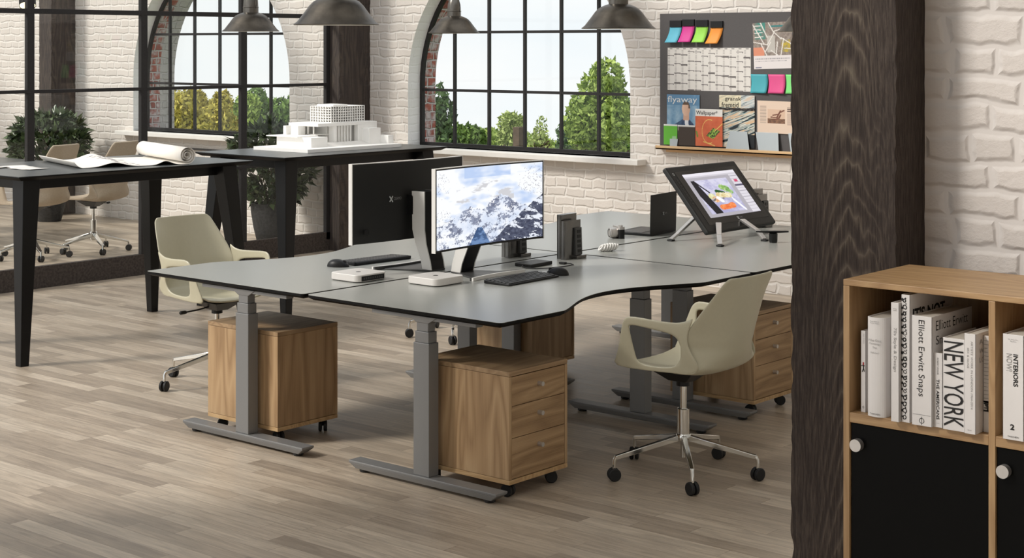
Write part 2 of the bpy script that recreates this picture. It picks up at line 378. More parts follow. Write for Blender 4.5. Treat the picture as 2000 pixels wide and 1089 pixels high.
def roundrect(x0, y0, x1, y1, r, n=5):
    p = []
    for cx, cy, a in ((x1-r, y1-r, 0), (x0+r, y1-r, 90), (x0+r, y0+r, 180), (x1-r, y0+r, 270)):
        for i in range(n+1): t = radians(a+90*i/n); p.append((cx+r*cos(t), cy+r*sin(t)))
    return p
def text(name, s, w, h, m, parent, origin, u, v, align=0, bold=0, thick=.0003, shear=0, outline=False):
    """lettering fitted to a w x h box; u = reading direction, v = up of letters, both unit vectors"""
    c = bpy.data.curves.new(name, 'FONT'); c.body = s; c.shear = shear; c.resolution_u = 3; c.space_line = .8
    if bold: c.offset = bold
    t = bpy.data.objects.new(name, c); COL.objects.link(t)
    bpy.context.view_layer.update()
    dg = bpy.context.evaluated_depsgraph_get(); me = bpy.data.meshes.new_from_object(t.evaluated_get(dg))
    bpy.data.objects.remove(t)
    xs = [q.co.x for q in me.vertices]; ys = [q.co.y for q in me.vertices]
    x0, x1, y0, y1 = min(xs), max(xs), min(ys), max(ys)
    u = Vector(u); v = Vector(v); n = u.cross(v); O = Vector(origin)
    for q in me.vertices:
        a = (q.co.x-x0)/(x1-x0)*w; b = (q.co.y-y0)/max(1e-6, y1-y0)*h
        q.co = O+u*a+v*b+n*thick
    me.materials.clear(); me.materials.append(m)
    o = bpy.data.objects.new(name, me); COL.objects.link(o); o.parent = parent
    return o
def paint(name, fn, nx, ny, m, parent, O, U, V, curve=None):
    """flat picture: grid of O+U*a+V*b with a colour per point"""
    O = Vector(O); U = Vector(U); V = Vector(V)
    vs = []; cols = []
    nrm = U.cross(V).normalized()
    for j in range(ny+1):
        for i in range(nx+1):
            a, b = i/nx, j/ny; p = O+U*a+V*b
            if curve: p = p+nrm*curve(a, b)
            vs.append(p); c = fn(a, b); cols += [*lin(c), 1]
    fs = [(j*(nx+1)+i, j*(nx+1)+i+1, (j+1)*(nx+1)+i+1, (j+1)*(nx+1)+i) for j in range(ny) for i in range(nx)]
    me = bpy.data.meshes.new(name); me.from_pydata(vs, [], fs); me.materials.append(m)
    at = me.color_attributes.new('col', 'FLOAT_COLOR', 'POINT'); at.data.foreach_set('color', cols)
    o = bpy.data.objects.new(name, me); COL.objects.link(o)
    if parent: o.parent = parent
    return o
def nz3(x, y, z=0, o=4): return noise.fractal(Vector((x, y, z)), .6, 2.0, o)
def mixc(a, b, t):
    t = max(0, min(1, t)); return tuple(a[i]*(1-t)+b[i]*t for i in range(3))
# ================================================================== THE SETTING
box('floor', (-19, -2, -.1), (3, 10.42, 0), M['floor'], None, 0); struct(bpy.data.objects['floor'])
WY = 10.42
R = 1.235
HOLES = [(-14.152, -11.682, .949, 1.50, 10.96), (-10.097, -7.628, .949, 1.50, 10.78)]   # left, right, bottom, spring line, outer depth
def arch_z(h, x):
    c = (h[0]+h[1])/2; r = (h[1]-h[0])/2; return h[3]+sqrt(max(0, r*r-(x-c)**2))
def arch_slab(mb, x0, x1, ztop, ya, yb, holes, mf, mt):
    xs = {x0, x1}
    for h in holes:
        c = (h[0]+h[1])/2; r = (h[1]-h[0])/2
        for i in range(41): xs.add(round(c-r*cos(pi*i/40), 6))
    xs = sorted(xs)
    for a, b in zip(xs, xs[1:]):
        m = (a+b)/2; hit = [h for h in holes if h[0] < m < h[1]]
        for y, flip in ((ya, 0), (yb, 1)):
            def q(p, r_, s, t):
                f = [(p, y, s[0]), (r_, y, s[1]), (r_, y, t[1]), (p, y, t[0])]
                mb.add(f, [(0, 1, 2, 3) if not flip else (3, 2, 1, 0)], mf)
            if hit:
                h = hit[0]; q(a, b, (0, 0), (h[2], h[2])); q(a, b, (arch_z(h, a), arch_z(h, b)), (ztop, ztop))
            else: q(a, b, (0, 0), (ztop, ztop))
    for h in holes:
        P = [(h[0], h[2])]+[(h[0]+(h[1]-h[0])*(1-cos(pi*i/40))/2, 0) for i in range(41)]+[(h[1], h[2])]
        P = [P[0]]+[(x, arch_z(h, x)) for x, _ in P[1:-1]]+[P[-1]]
        for (xa, za), (xb, zb) in zip(P, P[1:]+P[:1]):
            mb.add([(xa, ya, za), (xb, ya, zb), (xb, yb, zb), (xa, yb, za)], [(0, 1, 2, 3)], mt)
    mb.add([(x0, ya, 0), (x0, yb, 0), (x0, yb, ztop), (x0, ya, ztop)], [(0, 1, 2, 3)], mf)
    mb.add([(x1, ya, 0), (x1, yb, 0), (x1, yb, ztop), (x1, ya, ztop)], [(3, 2, 1, 0)], mf)
    mb.add([(x0, ya, ztop), (x1, ya, ztop), (x1, yb, ztop), (x0, yb, ztop)], [(0, 1, 2, 3)], mf)
wb = MB(); arch_slab(wb, -18.6, -1.9, 3.5, WY, 10.60, HOLES, 0, 1)
arch_slab(wb, -18.6, -11.0, 3.5, 10.601, 10.765, HOLES[:1], 2, 2)
arch_slab(wb, -18.6, -11.0, 3.5, 10.766, HOLES[0][4], HOLES[:1], 2, 3)
arch_slab(wb, -11.0, -1.9, 3.5, 10.601, HOLES[1][4], HOLES[1:], 2, 2)
struct(wb.build('wall_back', [M['brick'], M['brick_side'], M['brick_red'], M['brick_white_out']]))
# outer red quoin strip beside the left window
def window(i, h, bars):
    e = bpy.data.objects.new('window_%d' % i, None); COL.objects.link(e); e.location = ((h[0]+h[1])/2, 10.59, h[2]); struct(e)
    c = (h[0]+h[1])/2; r = (h[1]-h[0])/2; zs = h[3]-h[2]
    fr = MB(); w = .032
    pin = [(-r, 0)]+[(-r*cos(pi*k/40), zs+r*sin(pi*k/40)) for k in range(41)]+[(r, 0)]
    pout = [(-(r-w), w)]+[(-(r-w)*cos(pi*k/40), zs+(r-w)*sin(pi*k/40)) for k in range(41)]+[(r-w, w)]
    n = len(pin)
    for y0, y1 in ((-.018, .018),):
        V = [(x, y0, z) for x, z in pin]+[(x, y0, z) for x, z in pout]+[(x, y1, z) for x, z in pin]+[(x, y1, z) for x, z in pout]
        F = []
        for k in range(n):
            k2 = (k+1) % n
            F += [(k, k2, n+k2, n+k), (2*n+k2, 2*n+k, 3*n+k, 3*n+k2), (n+k, n+k2, 3*n+k2, 3*n+k)]
        fr.add(V, F)
    fr.build('window_frame', M['frame'], e)
    mu = MB()
    for x in bars:
        x = x-c; zt = zs+sqrt(max(0, r*r-x*x)) if abs(x) < r else 0
        mu.box((x-.011, -.014, .01), (x+.011, .014, zt-.01))
    for z in (1.452-h[2], 1.968-h[2], 2.38-h[2]):
        hw = r if z < zs else sqrt(max(0, r*r-(z-zs)**2))
        mu.box((-hw+.01, -.012, z-.012), (hw-.01, .012, z+.012))
    mu.build('muntins', M['frame'], e)
    gp = MB(); gp.prism([(x, z) for x, z in pout], -.003, .003)
    gp.v = [(x, z_, y) for x, y, z_ in gp.v]
    gp.build('pane', M['glass'], e)
    return e
window(1, HOLES[0], [-13.745, -13.335, -12.93, -12.535, -12.145])
window(2, HOLES[1], [-9.682, -9.275, -8.868, -8.468, -8.072])
for i, (a, b) in enumerate(((-14.32, -11.53), (-10.26, -7.47))):
    o = box('trim_%d' % (i+1), (a, 10.30, .903), (b, 10.575, .949), M['sill'], None, .006); struct(o, 'white stone window sill')
wr = MB().box((-2.2, 4.0, 0), (-2.0, 10.42, 3.5)).build('wall_right', M['brick_side']); struct(wr)
# near brick wall beside the big timber column: real relief
nb = MB().box((-1.91, 3.90, 0), (2.3, 4.05, 3.5)).build('wall_front', M['brick_near']); struct(nb)
struct(MB().box((-18.6, 0, 0), (-18.4, 10.42, 3.5)).build('wall_left', M['brick_side']))
def timber(name, x0, x1, y0, y1, z0, z1, m, amp=.004, step=.012):
    """squared timber post with rough wavering corners"""
    mb = MB(); nz_ = int((z1-z0)/step)
    ring = []
    def side(ax, ay, bx, by, n):
        for k in range(n): ring.append((ax+(bx-ax)*k/n, ay+(by-ay)*k/n, k == 0))
    side(x0, y0, x1, y0, 6); side(x1, y0, x1, y1, 4); side(x1, y1, x0, y1, 2); side(x0, y1, x0, y0, 4)
    cx, cy = (x0+x1)/2, (y0+y1)/2; n = len(ring); v = []; f = []
    for j in range(nz_+1):
        z = z0+(z1-z0)*j/nz_
        for (x, y, corner) in ring:
            a = amp*(1.0 if corner else .25)
            d = noise.noise(Vector((x*9, y*9, z*26)))*a*1.6
            v.append((x+(d if x < cx else -d if x > cx else 0), y+(abs(d) if y < cy else 0)*.6, z))
    for j in range(nz_):
        for i in range(n): f.append((j*n+i, j*n+(i+1) % n, (j+1)*n+(i+1) % n, (j+1)*n+i))
    mb.add(v, f)
    mb.add(v[-n:], [tuple(range(n))]); mb.add(v[:n], [tuple(range(n-1, -1, -1))])
    return mb
o = timber('c', -2.206, -1.905, 3.735, 3.985, 0, 3.3, M['column_wood']).build('timber_column', M['column_wood'])
tag(o, 'massive dark-stained timber column with bold grain beside the oak bookcase', 'column')
o = timber('c', -10.785, -10.58, 10.03, 10.415, 0, 3.3, M['darkwood'], .006, .02).build('timber_column', M['darkwood'])
tag(o, 'dark timber column where the glass partition meets the wall, between the two arched windows', 'column')
o = timber('c', -15.43, -15.2, 10.11, 10.415, 0, 3.3, M['darkwood'], .006, .02).build('timber_column', M['darkwood'])
tag(o, 'dark timber column left of the left arched window, behind the glass partition', 'column')
for x in (-5.42, -8.66, -13.0):
    o = box('roof_beam', (x-.2, 4.6, 3.3), (x+.2, 10.42, 3.52), M['darkwood'], None, .01); tag(o, None, None); o['kind'] = 'structure'; o.name = 'trim_%d' % (3+int(abs(x)//5))
for i, (a, b) in enumerate((((-2.0, -2, 3.5), (1.2, 3.9, 3.6)), ((-4.8, 4.0, 3.5), (-1.9, 10.42, 3.6)), ((-4.8, -1.0, 3.5), (-3.5, 4.0, 3.6)))):
    struct(MB().box(a, b).build('shade_slab', M['brick_side']))  # unseen overhead slabs, added to hold back sky light on the right
struct(MB().box((1.1, -2, 0), (1.2, 3.9, 3.5)).build('shade_wall_side', M['brick_side']))  # unseen wall, added to block ambient light from the right
struct(MB().box((-2.6, -2.1, 0), (1.2, -2.0, 3.5)).build('shade_wall_rear', M['brick_side']))  # unseen wall behind the camera, added to cut ambient light
struct(MB().box((-6.25, 2.45, 0), (-4.65, 2.65, 4.6)).build('shade_pier', M['brick']))  # unseen pier left of frame, added to shade the chair and lower-right floor
# glass partition
e = bpy.data.objects.new('wall_glazed', None); COL.objects.link(e); e.location = (-10.72, 7.5, 0); struct(e, 'black steel glazed partition with low dark base')
def pl(y): return y-7.5
MB().box((-.03, pl(4.5), 0), (.02, pl(10.035), .167)).build('base_panel', M['base'], e, .002)
posts = [4.83, 5.89, 6.941, 7.988, 9.027]
for y in posts: MB().box((-.02, pl(y)-.031, .167), (.02, pl(y)+.031, 3.3)).build('post', M['frame'], e, .002)
MB().box((-.02, pl(9.985), .1), (.02, pl(10.035), 3.3)).build('post', M['frame'], e, .002)
for z, h in ((.808, .022), (1.50, .026), (2.112, .038), (2.72, .038)):
    MB().box((-.018, pl(4.5), z-h/2), (.021, pl(10.035), z+h/2)).build('rail', M['frame'], e, .002)
ps = posts+[10.01]
for a, b in zip(ps, ps[1:]):
    MB().box((-.004, pl(a)+.03, .167), (.004, pl(b)-.03, 3.3)).build('pane', M['glass'], e)
o = MB().box((-14.21, 10.385, .788), (-11.5, 10.42, .806)).build('wall_rail', M['frame'], None, .002)
tag(o, 'thin dark metal rail on the brick wall under the left window sill', 'rail')

# ================================================================== OUTSIDE
gm = MB().box((-60, 11.2, -4.3), (20, 50, -4.2)).build('meadow', M['grass']); tag(gm, None, None, kind='structure'); gm.name = 'trim_20'
def leaf_cloud(n, blobs, size, seed, flat=.6):
    rnd = random.Random(seed); mb = MB(); V = []; F = []
    wts = [b[3]*b[4]*b[5] for b in blobs]; tot = sum(wts)
    for b, w in zip(blobs, wts):
        for _ in range(int(n*w/tot)):
            while True:
                d = Vector((rnd.uniform(-1, 1), rnd.uniform(-1, 1), rnd.uniform(-1, 1)))
                if .05 < d.length < 1: break
            k = d.length**.45/d.length; d = d*k*(1+.16*noise.noise(d*3+Vector((b[0], b[1], seed))))
            p = Vector((b[0]+d.x*b[3], b[1]+d.y*b[4], b[2]+d.z*b[5]))
            s = size*rnd.uniform(.6, 1.3)
            a = Vector((rnd.gauss(0, 1), rnd.gauss(0, 1), rnd.gauss(0, 1)*flat)).normalized(); c = a.orthogonal().normalized()
            c = (Matrix.Rotation(rnd.uniform(0, 6.28), 3, a) @ c); t = a.cross(c)
            o = len(V); V += [p-c*s, p+t*s*.45, p+c*s, p-t*s*.45]; F.append((o, o+1, o+2, o+3))
    mb.add(V, F); return mb
def tree(label, x, y, ztop, w, h, mleaf, n, size, seed, kind='round', blobs=None):
    e = thing('tree', label, 'tree', (x, y, -4.2), 0, None)
    rnd = random.Random(seed)
    if blobs is None:
        blobs = []
        if kind == 'round':
            for _ in range(16):
                a = rnd.uniform(0, 6.28); q = rnd.uniform(0, .62); zz = rnd.uniform(.22, .80)
                k = sqrt(max(.05, 1-((zz-.45)/.6)**2))
                blobs.append((cos(a)*q*w*k, sin(a)*q*w*k, ztop+4.2-h*(1-zz)+h*.03, w*.36, w*.36, h*.14))
        elif kind == 'hedge':
            for _ in range(26):
                q = rnd.uniform(-1, 1); blobs.append((q*w*.8, rnd.uniform(-.3, .3)*w, ztop+4.2-.16-h*.85*rnd.random()-.05*rnd.random(), w*.30, w*.30, .20))
        else:
            for k in range(12):
                t = k/11; rr = w*(.34+.72*(1-t)); blobs.append((rnd.uniform(-.1, .1)*w, rnd.uniform(-.1, .1)*w, ztop+4.2-h+h*t*.97, rr, rr, h*.09))
    leaf_cloud(n, blobs, size, seed).build('foliage', mleaf, e)
    tr = MB(); tr.tube([(0, 0, 0), (.05, 0, 1.5), (0, .05, ztop+4.2-h*.5), (0, 0, ztop+4.2-h*.2)], [.16, .12, .07, .01], 8)
    for k in range(13):
        a = rnd.uniform(0, 6.28); z0 = ztop+4.2-h*rnd.uniform(.5, .95); L_ = w*rnd.uniform(.5, .85)
        p1 = (cos(a)*L_*.5, sin(a)*L_*.5, z0+h*.12); p2 = (cos(a+.3)*L_*.9, sin(a+.3)*L_*.9, min(z0+h*.16, ztop+4.2-h*.16))
        tr.tube([(0, 0, z0), p1, p2], [.05, .035, .01], 6)
    tr.build('trunk', M['bark'], e); return e
LM = {'gold': leaf_mat('golden_green_leaf', (132, 124, 40), (228, 214, 104), .7),
      'fresh': leaf_mat('fresh_green_leaf', (98, 124, 46), (190, 212, 110), .7),
      'mid': leaf_mat('mid_green_leaf', (60, 88, 38), (140, 172, 84), .7),
      'dark': leaf_mat('deep_green_leaf', (46, 72, 42), (110, 140, 84), .7),
      'pale': leaf_mat('pale_sparse_leaf', (128, 146, 72), (200, 214, 132), .7),
      'olive': leaf_mat('olive_brown_leaf', (92, 92, 58), (156, 154, 104), .7)}
CA = math.atan(2678/3146)
FX, FY, RX, RY = -sin(CA), cos(CA), cos(CA), sin(CA)
TREES = [  # label, distance, sideways metres, top height, half width, crown height, leaf, count, size, shape
 ('golden-green leafy tree outside the left window against its left brick edge', 25, -5.30, 1.20, .62, 2.2, 'gold', 7000, .050, 'hedge'),
 ('bright golden tree outside the left window, in front of the green trees', 27.5, -5.20, 1.16, .62, 2.4, 'gold', 7000, .055, 'hedge'),
 ('fresh green tree outside the left window, between the golden and deep green trees', 30, -5.10, 1.10, .60, 2.4, 'fresh', 6000, .06, 'hedge'),
 ('deep green round tree outside the left window, right of the golden trees', 33, -5.05, 1.02, .70, 2.6, 'mid', 7000, .065, 'hedge'),
 ('mid green tree outside the left window next to the right wall edge', 36, -5.05, .92, .85, 2.8, 'mid', 7000, .07, 'hedge'),
 ('dark conifer outside the right window against its left brick edge', 22, -.98, 1.20, .46, 2.4, 'dark', 9000, .055, 'cone'),
 ('deep green bush outside the right window, right of the dark conifer', 24, -.62, .78, .46, 1.4, 'mid', 5000, .05, 'round'),
 ('small olive-brown bush outside the right window, low beside the conifer', 20, -.36, .50, .34, .8, 'olive', 4000, .04, 'round'),
 ('light green airy tree outside the right window, in its middle', 26, -.04, .86, .46, 1.4, 'pale', 4200, .045, 'round'),
 ('sparse pale young tree outside the right window, right of the brown post', 24, .42, .90, .28, 1.2, 'pale', 900, .035, 'round'),
 ('low olive hedge bush outside the right window, under the sparse young tree', 22, .50, .48, .44, .9, 'olive', 4600, .042, 'hedge'),
 ('dark bush outside the right window, at the foot of the tall tree', 28, .98, .58, .36, 1.3, 'dark', 3600, .05, 'round'),
 ('tall spreading bright green tree outside the right window at its right edge', 20, 1.16, 1.76, .60, 2.0, 'fresh', 10000, .045, 'round'),
 ('long low pale hedge outside the right window, farthest away', 36, -.1, .16, 1.5, 1.4, 'fresh', 8000, .06, 'hedge'),
 ('mid green tree outside the right window behind the tall spreading one', 31, 1.75, .90, .8, 2.0, 'mid', 5000, .06, 'hedge'),
]
for k, (lb, d, s_, zt, w, h, lf, n, sz, shp) in enumerate(TREES):
    tree(lb, FX*d+RX*s_, FY*d+RY*s_, zt, w, h, LM[lf], n, sz, 40+k, shp)
d = 21; s_ = (1013-1000)/3146*d
e = box('garden_post', (FX*d+RX*s_-.055, FY*d+RY*s_-.055, -4.2), (FX*d+RX*s_+.055, FY*d+RY*s_+.055, .79), M['bark'], None, .005)
tag(e, 'square brown wooden post standing among the bushes outside the right window', 'post')
# ================================================================== SIT-STAND DESKS
def desk_poly(sgn):
    """half-metre-deep scalloped work edge on the +x side (sgn 1) or the -x side (-1); local origin = desk centre"""
    hx, hy = .572, .940; r = .02
    P = []
    def arc(cx, cy, a0, a1, n=5):
        for i in range(n+1): t = radians(a0+(a1-a0)*i/n); P.append((cx+r*cos(t), cy+r*sin(t)))
    arc(-hx+r, -hy+r, 180, 270); arc(hx-r, -hy+r, 270, 360)
    y0, y1 = -.53, .53; dp = .185
    for i in range(33):
        t = i/32; y = y0+(y1-y0)*t
        k = 1-abs(2*t-1); s = k*k*(3-2*k) if k < 1 else 1
        s = sin(pi/2*k)**1.15; P.append((hx-dp*s, y))
    arc(hx-r, hy-r, 0, 90); arc(-hx+r, hy-r, 90, 180)
    if sgn < 0: P = [(-x, y) for x, y in P][::-1]
    return P
def offset(P, d):
    n = len(P); Q = []
    for i in range(n):
        a = Vector(P[i-1]); b = Vector(P[i]); c = Vector(P[(i+1) % n])
        e1 = (b-a).normalized() if (b-a).length > 1e-6 else (c-b).normalized(); e2 = (c-b).normalized() if (c-b).length > 1e-6 else e1
        nn = (Vector((-e1.y, e1.x))+Vector((-e2.y, e2.x))); nn = nn.normalized() if nn.length > 1e-6 else Vector((-e1.y, e1.x))
        Q.append((b.x+nn.x*d, b.y+nn.y*d))
    return Q
def make_desk(label, x, y, sgn):
    t = thing('sit_stand_desk', label, 'desk', (x, y, 0), 0, None)
    P = desk_poly(sgn); n = len(P); mb = MB()
    Pi = offset(P, .022)
    mb.prism(P, .7385, .740, 0)                         # grey laminate skin
    mb.prism(P, .727, .7385, 1)                         # black core edge
    mb.prism(Pi, .716, .727, 1, top=P)                  # under-bevel
    mb.build('desktop', [M['top'], M['core']], t)
    cx = .12 if sgn > 0 else .137
    for k, fy in enumerate((-.945+.008, .6)):
        w = .425
        f = MB(); y0, y1 = fy, fy+.072
        f.hexa([(cx-w+.035, y0+.008, .014), (cx+w-.035, y0+.008, .014), (cx+w-.035, y1-.008, .014), (cx-w+.035, y1-.008, .014)],
               [(cx-w, y0, .038), (cx+w, y0, .038), (cx+w, y1, .038), (cx-w, y1, .038)])
        f.box((cx-w, y0, .038), (cx+w, y1, .048))
        ft = f.build('foot', M['legs'], t, .002)
        for sx in (-1, 1): MB().lathe([(.02, 0), (.024, .004), (.024, .014)], 20, (cx+sx*(w-.065), fy+.036, 0)).build('glide', M['rubber'], ft)
        c = MB(); ym = fy+.04
        for (hw, hd, z0, z1) in ((.045, .030, .048, .605), (.039, .026, .605, .652), (.033, .022, .652, .70)):
            c.box((cx-hw, ym-hd, z0), (cx+hw, ym+hd, z1))
        c.build('column', M['legs'], t, .0025)
        b = MB(); b.hexa([(cx-.036, ym-.024, .688), (cx+.036, ym-.024, .688), (cx+.036, ym+.024, .688), (cx-.036, ym+.024, .688)],
                         [(cx-.085, ym-.026, .716), (cx+.085, ym-.026, .716), (cx+.085, ym+.026, .716), (cx-.085, ym+.026, .716)])
        b.box((cx-.30, ym-.022, .700), (cx+.30, ym+.022, .716))
        b.build('bracket', M['legs'], t, .002)
    MB().box((cx-.06, -.87, .690), (cx-.02, .62, .7155)).box((cx+.02, -.87, .690), (cx+.06, .62, .7155)).build('crossbar', M['legs'], t, .002)
    return t
DX1, DX2 = -4.785, -5.952
DY1, DY2 = 5.819, 7.722
make_desk('nearest grey desk with a scalloped front edge, holding the lit curved monitor and black keyboard', DX1, DY1, 1)
make_desk('grey desk at the left behind the nearest one, under the monitor seen from behind', DX2, DY1, -1)
make_desk('grey desk under the tilted drawing display, beside the big timber column', DX1, DY2, 1)
make_desk('far grey desk nearest the right window sill, holding the camera and open laptop', DX2, DY2, -1)

# ------------------------------------------------------------------ drawer pedestals (front = +x)
def caster(name, parent, x, y, r=.026, w=.018, rz=0.0, zt=.06, m='rubber'):
    R_ = Matrix.Rotation(rz, 3, 'Z'); mb = MB()
    for s in (-1, 1):
        rot = R_ @ Matrix.Rotation(pi/2, 3, 'X')
        c = Vector((x, y, r))+R_ @ Vector((0, s*(w*.75)+w/2, 0))
        mb.lathe([(r*.3, 0), (r*.86, .0), (r, .003), (r, w-.003), (r*.86, w), (r*.3, w)], 20, c, rot=rot)
    mb.tube([Vector((x, y, r)), Vector((x, y, zt))], .006, 8)
    return mb.build(name, M[m], parent)
def make_pedestal():
    t = thing('drawer_pedestal', '', 'drawer unit'); W_, D_ = .505, .38; z0, z1 = .062, .522; k = .016
    b = MB(); b.box((-W_/2, -D_/2, z0), (W_/2-.004, -D_/2+k, z1-.02)); b.box((-W_/2, D_/2-k, z0+.02), (W_/2-.004, D_/2, z1-.02))
    b.box((-W_/2, -D_/2+k, z0+.02), (-W_/2+.012, D_/2-k, z1-.02)); b.box((-W_/2+.012, -D_/2+k, z0+.02), (W_/2-.03, D_/2-k, z0+.03))
    MB().box((-W_/2, -D_/2+.0005, z0+.02), (W_/2-.001, -D_/2+k, z1-.0205)).box((-W_/2, D_/2-k, z0+.02), (W_/2-.001, D_/2, z1-.0205)).box((-W_/2+.004, -D_/2+k, z0+.02), (-W_/2+.02, D_/2-k, z1-.0205)).build('carcass', M['oak'], t, .0008)
    box('bottom_panel', (-W_/2, -D_/2, z0), (W_/2, D_/2, z0+.0185), M['oak_x'], t, .001)
    box('top_panel', (-W_/2, -D_/2, z1-.019), (W_/2, D_/2, z1), M['oak_top'], t, .001)
    zs = [z0+.021, z0+.021+.166, z0+.021+.166+.131, z1-.0215]
    for i in range(3):
        d = box('drawer', (W_/2-.02, -D_/2+k+.002, zs[i]+.001), (W_/2-.002, D_/2-k-.002, zs[i+1]-.0015), M['oak_front'], t, .0008)
        cyl('knob', (W_/2-.004, 0, zs[i+1]-.052), .0095, .026, M['silver'], d, 'X', 20, .0015)
    for sx in (-1, 1):
        for sy in (-1, 1): caster('caster', t, sx*(W_/2-.05), sy*(D_/2-.05), .026, .016, .5*sx+.3*sy, z0)
    return t
M['oak_front'] = wood_mat('natural_oak_drawer_front', (160, 129, 93), (126, 97, 66), (182, 151, 113), 2.4, 'Y', .5, .0003, 3.6, .85)
ped = make_pedestal(); ped.location = (-4.5055, 5.17, 0)
PEDS = [((-4.5055, 5.17), 0, 'oak drawer pedestal with three drawers facing right, under the nearest desk'),
        ((-5.912, 5.165), pi, 'oak drawer pedestal turned back to front, behind the left desk leg'),
        ((-4.535, 7.08), 0, 'oak drawer pedestal half hidden behind the nearest cream swivel chair'),
        ((-5.955, 7.06), pi, 'oak drawer pedestal in the middle, seen between the desk legs under the far desk')]
for i, ((x, y), rz, lb) in enumerate(PEDS):
    o = ped if i == 0 else copy_tree(ped)
    o.location = (x, y, 0); o.rotation_euler = (0, 0, rz); o['label'] = lb; o['group'] = 'oak drawer pedestals under the desks'

# ================================================================== SWIVEL CHAIRS (front = +x)
def chair_shell(fab=False):
    """one moulded tub: seat and back sheet, with pierced side walls that form the arms"""
    mb = MB()
    prof = [(.245, .470, .190), (.225, .487, .215), (.15, .484, .226), (.05, .474, .230), (-.06, .468, .229), (-.14, .474, .222), (-.195, .500, .217),
            (-.225, .55, .224), (-.243, .61, .234), (-.256, .67, .237), (-.268, .73, .229), (-.280, .79, .212), (-.290, .84, .198), (-.296, .875, .186), (-.300, .893, .165)]
    n = len(prof); NS = 16
    def P(u, v):
        t = v*(n-1); i = min(int(t), n-2); f = t-i
        x, z, w = [prof[i][k]*(1-f)+prof[i+1][k]*f for k in range(3)]
        s = u*2-1; a = abs(s)**2.6
        back = max(0, min(1, (z-.472)/.12)) if t > 4 else 0
        if t <= 6.5: z += .020*a*(1-back)
        x += back*(.125*abs(s)**2.2*(1-max(0, (z-.66)/.24))+.015*a)
        return (x, s*w, z)
    mb.grid(P, NS, 40)
    # pierced side walls: ring between outer contour and hole contour
    out = [(.282, .474), (.250, .515), (.226, .58), (.207, .64), (.192, .683), (.172, .702), (.140, .709), (.04, .702), (-.05, .699), (-.09, .703), (-.125, .714), (-.160, .735), (-.140, .70), (-.124, .66), (-.118, .61), (-.150, .565), (-.175, .52), (-.150, .490), (-.06, .484), (.10, .478)]
    hol = [(.135, .505), (.142, .54), (.150, .58), (.157, .62), (.163, .650), (.160, .666), (.140, .671), (.04, .660), (-.03, .653), (-.055, .645), (-.072, .632), (-.082, .615), (-.086, .600), (-.087, .585), (-.086, .570), (-.083, .555), (-.075, .538), (-.058, .518), (-.02, .505), (.06, .500)]
    m = len(out); K = 3
    def yy(x, z):
        base = .226+.012*max(0, min(1, (z-.49)/.18))-.012*max(0, min(1, (-x-.05)/.08))*max(0, min(1, (.57-z)/.06))
        return base+.024*max(0, min(1, (z-.5)/.2))*max(0, min(1, (x+.12)/.22))
    for s in (-1, 1):
        v = []; f = []
        for k in range(K+1):
            for i in range(m):
                x = out[i][0]*(1-k/K)+hol[i][0]*k/K; z = out[i][1]*(1-k/K)+hol[i][1]*k/K
                v.append((x, s*yy(x, z), z))
        for k in range(K):
            for i in range(m):
                a = k*m+i; b = k*m+(i+1) % m; f.append((a, b, b+m, a+m))
        mb.add(v, f, 0, True)
    mb.v = [(x-.06-(.10*max(0, z-.62) if fab else 0), y, z+(.42*max(0, z-.64) if fab else 0)) for x, y, z in mb.v]
    return mb
def make_chair(kind):
    t = thing('swivel_chair', '', 'chair')
    sh = chair_shell(kind == 'fabric').build('seat_shell', M['fabric' if kind == 'fabric' else 'cream'], t, 0, 1, .022 if kind == 'fabric' else .010, sharp=60)
    MB().hexa([(-.04, -.04, .405), (.05, -.04, .405), (.05, .04, .405), (-.04, .04, .405)], [(-.10, -.09, .455), (.12, -.09, .455), (.12, .09, .455), (-.10, .09, .455)]).lathe([(.03, .385), (.03, .41)], 20).build('tilt_mechanism', M['plastic'], t, .004)
    lv = MB().tube([(.0, -.05, .425), (.02, -.14, .42), (.02, -.215, .416)], .0045, 8); lv.lathe([(.008, 0), (.010, .01), (.010, .035), (.006, .04)], 12, (.02, -.215, .416), rot=Matrix.Rotation(pi/2, 3, 'X'))
    lv.build('lever', M['plastic'], t)
    MB().lathe([(.0145, .28), (.0145, .40)], 20).build('gas_rod', M['chrome'], t)
    MB().lathe([(.0265, .165), (.0265, .285), (.020, .287)], 24).build('column_cover', M['chrome'], t)
    if kind != 'fabric':
        MB().lathe([(.032, .150), (.034, .158), (.034, .172), (.030, .178)], 24).lathe([(.012, .075), (.012, .15)], 16).build('hub', M['chrome'], t)
    else: MB().lathe([(.03, .10), (.036, .12), (.034, .172), (.028, .178)], 24).build('hub', M['chrome'], t)
    for k in range(5):
        a = radians(72*k); c, s = cos(a), sin(a); mb = MB()
        if kind != 'fabric':
            mb.bar((c*.025, s*.025, .160), (c*.315, s*.315, .098), .024, .026, 0, .018, .018)
            mb.tube([(c*.312, s*.312, .100), (c*.320, s*.320, .088), (c*.322, s*.322, .052)], [.009, .008, .008], 10)
        else:
            mb.bar((c*.02, s*.02, .150), (c*.31, s*.31, .082), .046, .034, 0, .026, .014)
            mb.tube([(c*.305, s*.305, .085), (c*.31, s*.31, .045)], .008, 10)
        lg = mb.build('leg', M['chrome'], t, .0025)
        caster('caster', lg, c*.322 if kind != 'fabric' else c*.31, s*.322 if kind != 'fabric' else s*.31, .0275, .016, a+.9+k*.7, .056)
    return t
ch = make_chair('plastic')
CH = [((-3.945, 5.775), pi, 'cream moulded swivel chair at the nearest desk, seen from behind, at the right'),
      ((-6.96, 5.68), radians(-4), 'cream moulded swivel chair at the left desk, facing the camera, behind the tabletop corner'),
      ((-6.93, 7.62), radians(0), 'cream swivel chair hidden behind the monitors, only its casters showing under the desks')]
